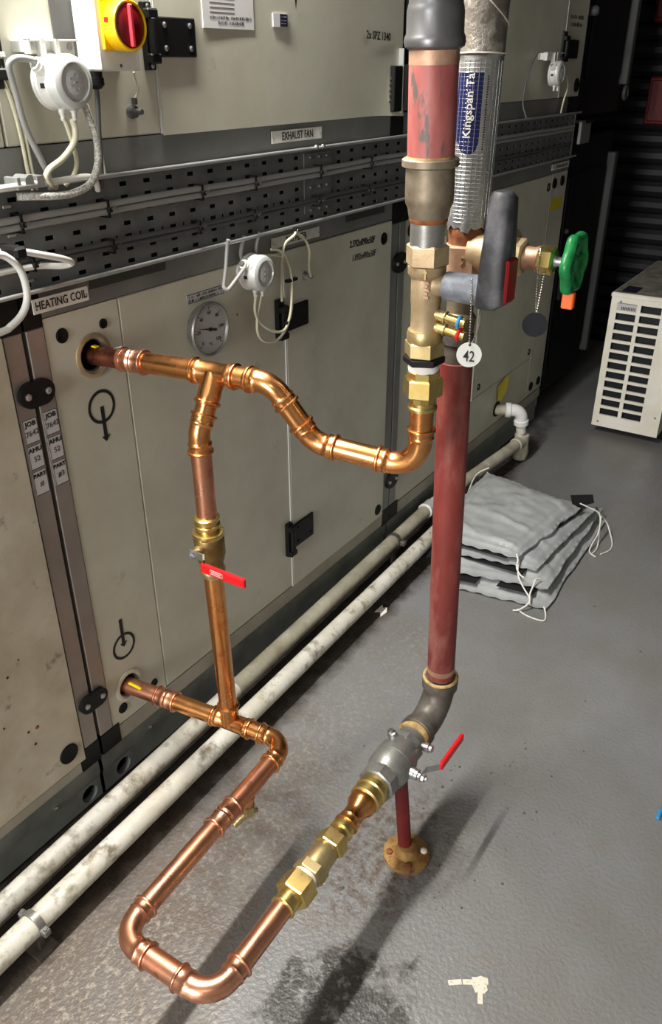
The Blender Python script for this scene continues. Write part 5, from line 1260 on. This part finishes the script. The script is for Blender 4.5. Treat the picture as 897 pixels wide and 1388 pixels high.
sl = o.modifiers.new('t', 'SOLIDIFY'); sl.thickness = .003

# ------------------------------------------------------------------ air conditioning unit standing on the floor
AC = thing('air_conditioner', (4.35, -.45, 0), 'cream outdoor air conditioner unit with side grille, standing on the floor', 'air conditioner')
ax0, ax1, ay0, ay1, az0, az1 = 3.965, 4.80, -.612, -.288, .045, .705
cols_ = ((-.318, -.410), (-.428, -.522)); nrow = 12; zt_ = .672; pit = (.672 - .094) / nrow
gm = MB(); ys = [ay1, cols_[0][0], cols_[0][1], cols_[1][0], cols_[1][1], ay0]; zs = [az0]
for r in range(nrow - 1, -1, -1): zs += [zt_ - (r + 1) * pit + .0135, zt_ - r * pit]
zs.append(az1)
gv = [(ax0, y, z) for y in ys for z in zs]; gf = []; nz_ = len(zs)
for i in range(len(ys) - 1):
    for j in range(nz_ - 1):
        if i in (1, 3) and j % 2 == 1: continue
        a = i * nz_ + j; gf.append((a, a + nz_, a + nz_ + 1, a + 1))
gm.add(gv, gf)
go = gm.build('grille_panel', M_AC, AC, flat=True); so = go.modifiers.new('t', 'SOLIDIFY'); so.thickness = .012; so.offset = 0
MB().box(ax0 + .03, ax1, ay0 + .004, ay1 - .004, az0, az1 - .006).build('coil', M_FIN, AC)
MB().box(ax0, ax1, ay1 - .006, ay1, az0, az1).build('back_panel', M_AC, AC)
MB().box(ax0, ax1, ay0, ay0 + .006, az0, az1, .002).build('front_panel', M_AC, AC)
MB().box(ax0 - .008, ax1, ay0 - .006, ay1 + .006, az1 - .012, az1 + .012, .006).build('lid', M_AC, AC)
MB().box(ax0 + .004, ax1 - .01, ay0 + .004, ay1 - .004, az1 + .0121, az1 + .0135).build('dusty_top', M_ACT, AC)
MB().box(ax0 + .02, ax0 + .15, ay1 - .10, ay1 - .03, az1 + .0136, az1 + .0145).build('top_label', M_NAVY, AC)
MB().box(ax0 + .05, ax0 + .14, ay1 - .24, ay1 - .14, az1 + .0136, az1 + .0145).build('top_label', M_ACT, AC)
rl = MB().box(ax0 - .008, ax0 - .0062, cols_[0][1], cols_[0][0], zt_ - pit + .0135, zt_ - .002).build('rating_label', M_LABELG, AC)
for i in range(9): MB().box(ax0 - .009, ax0 - .0081, cols_[0][0] - .022 - i * .0075, cols_[0][0] - .026 - i * .0075, zt_ - pit + .018, zt_ - .016).build('print_bar', M_INK, rl)
for y, z in ((ay1 - .045, az1 - .028), (ay1 - .03, az0 + .025), (ay0 + .025, az0 + .10)): MB().lathe((ax0 - .006, y, z), (-1, 0, 0), [(0, .006), (.002, .006), (.0035, .003)], 10).build('screw', M_CABLEG, AC)
for x in (ax0 + .10, ax1 - .12):
    MB().box(x, x + .06, ay0 - .01, ay1 + .01, 0, az0 + .001).build('foot', M_DARK, AC)

# dark red boxes on the far wall
for z0, z1, y0, y1, lb_ in ((1.35, 1.60, -.35, .06, 'dark red box on the far wall above the shutter slats'), (1.86, 2.2, -.35, .10, 'upper dark red box high on the far wall')):
    b = thing('wall_box', (5.4, (y0 + y1) / 2, z0), lb_, 'box', 'red boxes on the far wall')
    MB().box(5.36, 5.52, y0, y1, z0, z1, .01).build('case', M_REDBOX, b)
    MB().box(5.345, 5.36, y0 + .02, y1 - .02, z0 + .02, z1 - .02, .005).build('door', M_REDBOX, b)

# ------------------------------------------------------------------ marks and scraps on the floor
ps = MB()
def quadline(a, b, w_):
    a = V(*a, .0006); b = V(*b, .0006); d_ = (b - a).normalized(); n_ = V(-d_.y, d_.x, 0) * w_; ps.prism([a + n_, a - n_, b - n_, b + n_], (0, 0, .0012))
quadline((.968, -.950), (.985, -.972), .0055); quadline((.986, -.974), (.997, -.992), .0055); quadline((.997, -1.008), (.964, -1.023), .0052)
n_ = 14; ps.prism([(1.001 + .018 * math.cos(2 * math.pi * k / n_) * (1 + .25 * math.sin(3 * k)), -1.006 + .017 * math.sin(2 * math.pi * k / n_) * (1 + .25 * math.cos(2 * k)), .0006) for k in range(n_)], (0, 0, .0014))
tag(ps.build('paint_splash', M_PAINT), 'white T shaped paint splash on the grey floor', 'paint mark')
o = MB().box(1.628, 1.664, -1.209, -1.199, 0, .008, .002).build('blue_scrap', M_TAGB); tag(o, 'small blue plastic scrap at the right edge of the floor', 'debris')
rnd = random.Random(3)
spots_ = [(1.30 + rnd.uniform(-.25, .4), -.80 + rnd.uniform(-.16, .12)) for _ in range(26)] + [(.95 + rnd.uniform(-.2, .2), -.62 + rnd.uniform(-.05, .05)) for _ in range(5)] + [(2.0 + rnd.uniform(-.7, .9), -.62 + rnd.uniform(-.4, .3)) for _ in range(10)]
gr = MB()
for x, y in spots_:
    if 2.25 < x < 3.1 and -.7 < y: continue
    s_ = rnd.uniform(.0018, .0042); gr.lathe((x, y, .0), (rnd.uniform(-.3, .3), rnd.uniform(-.3, .3), 1), [(0, s_), (s_ * .8, s_ * .8), (s_ * 1.2, s_ * .3)], 5)
tag(gr.build('floor_grit', M_IRON), 'dark crumbs of grit scattered on the floor around the post', 'grit', kind='stuff')
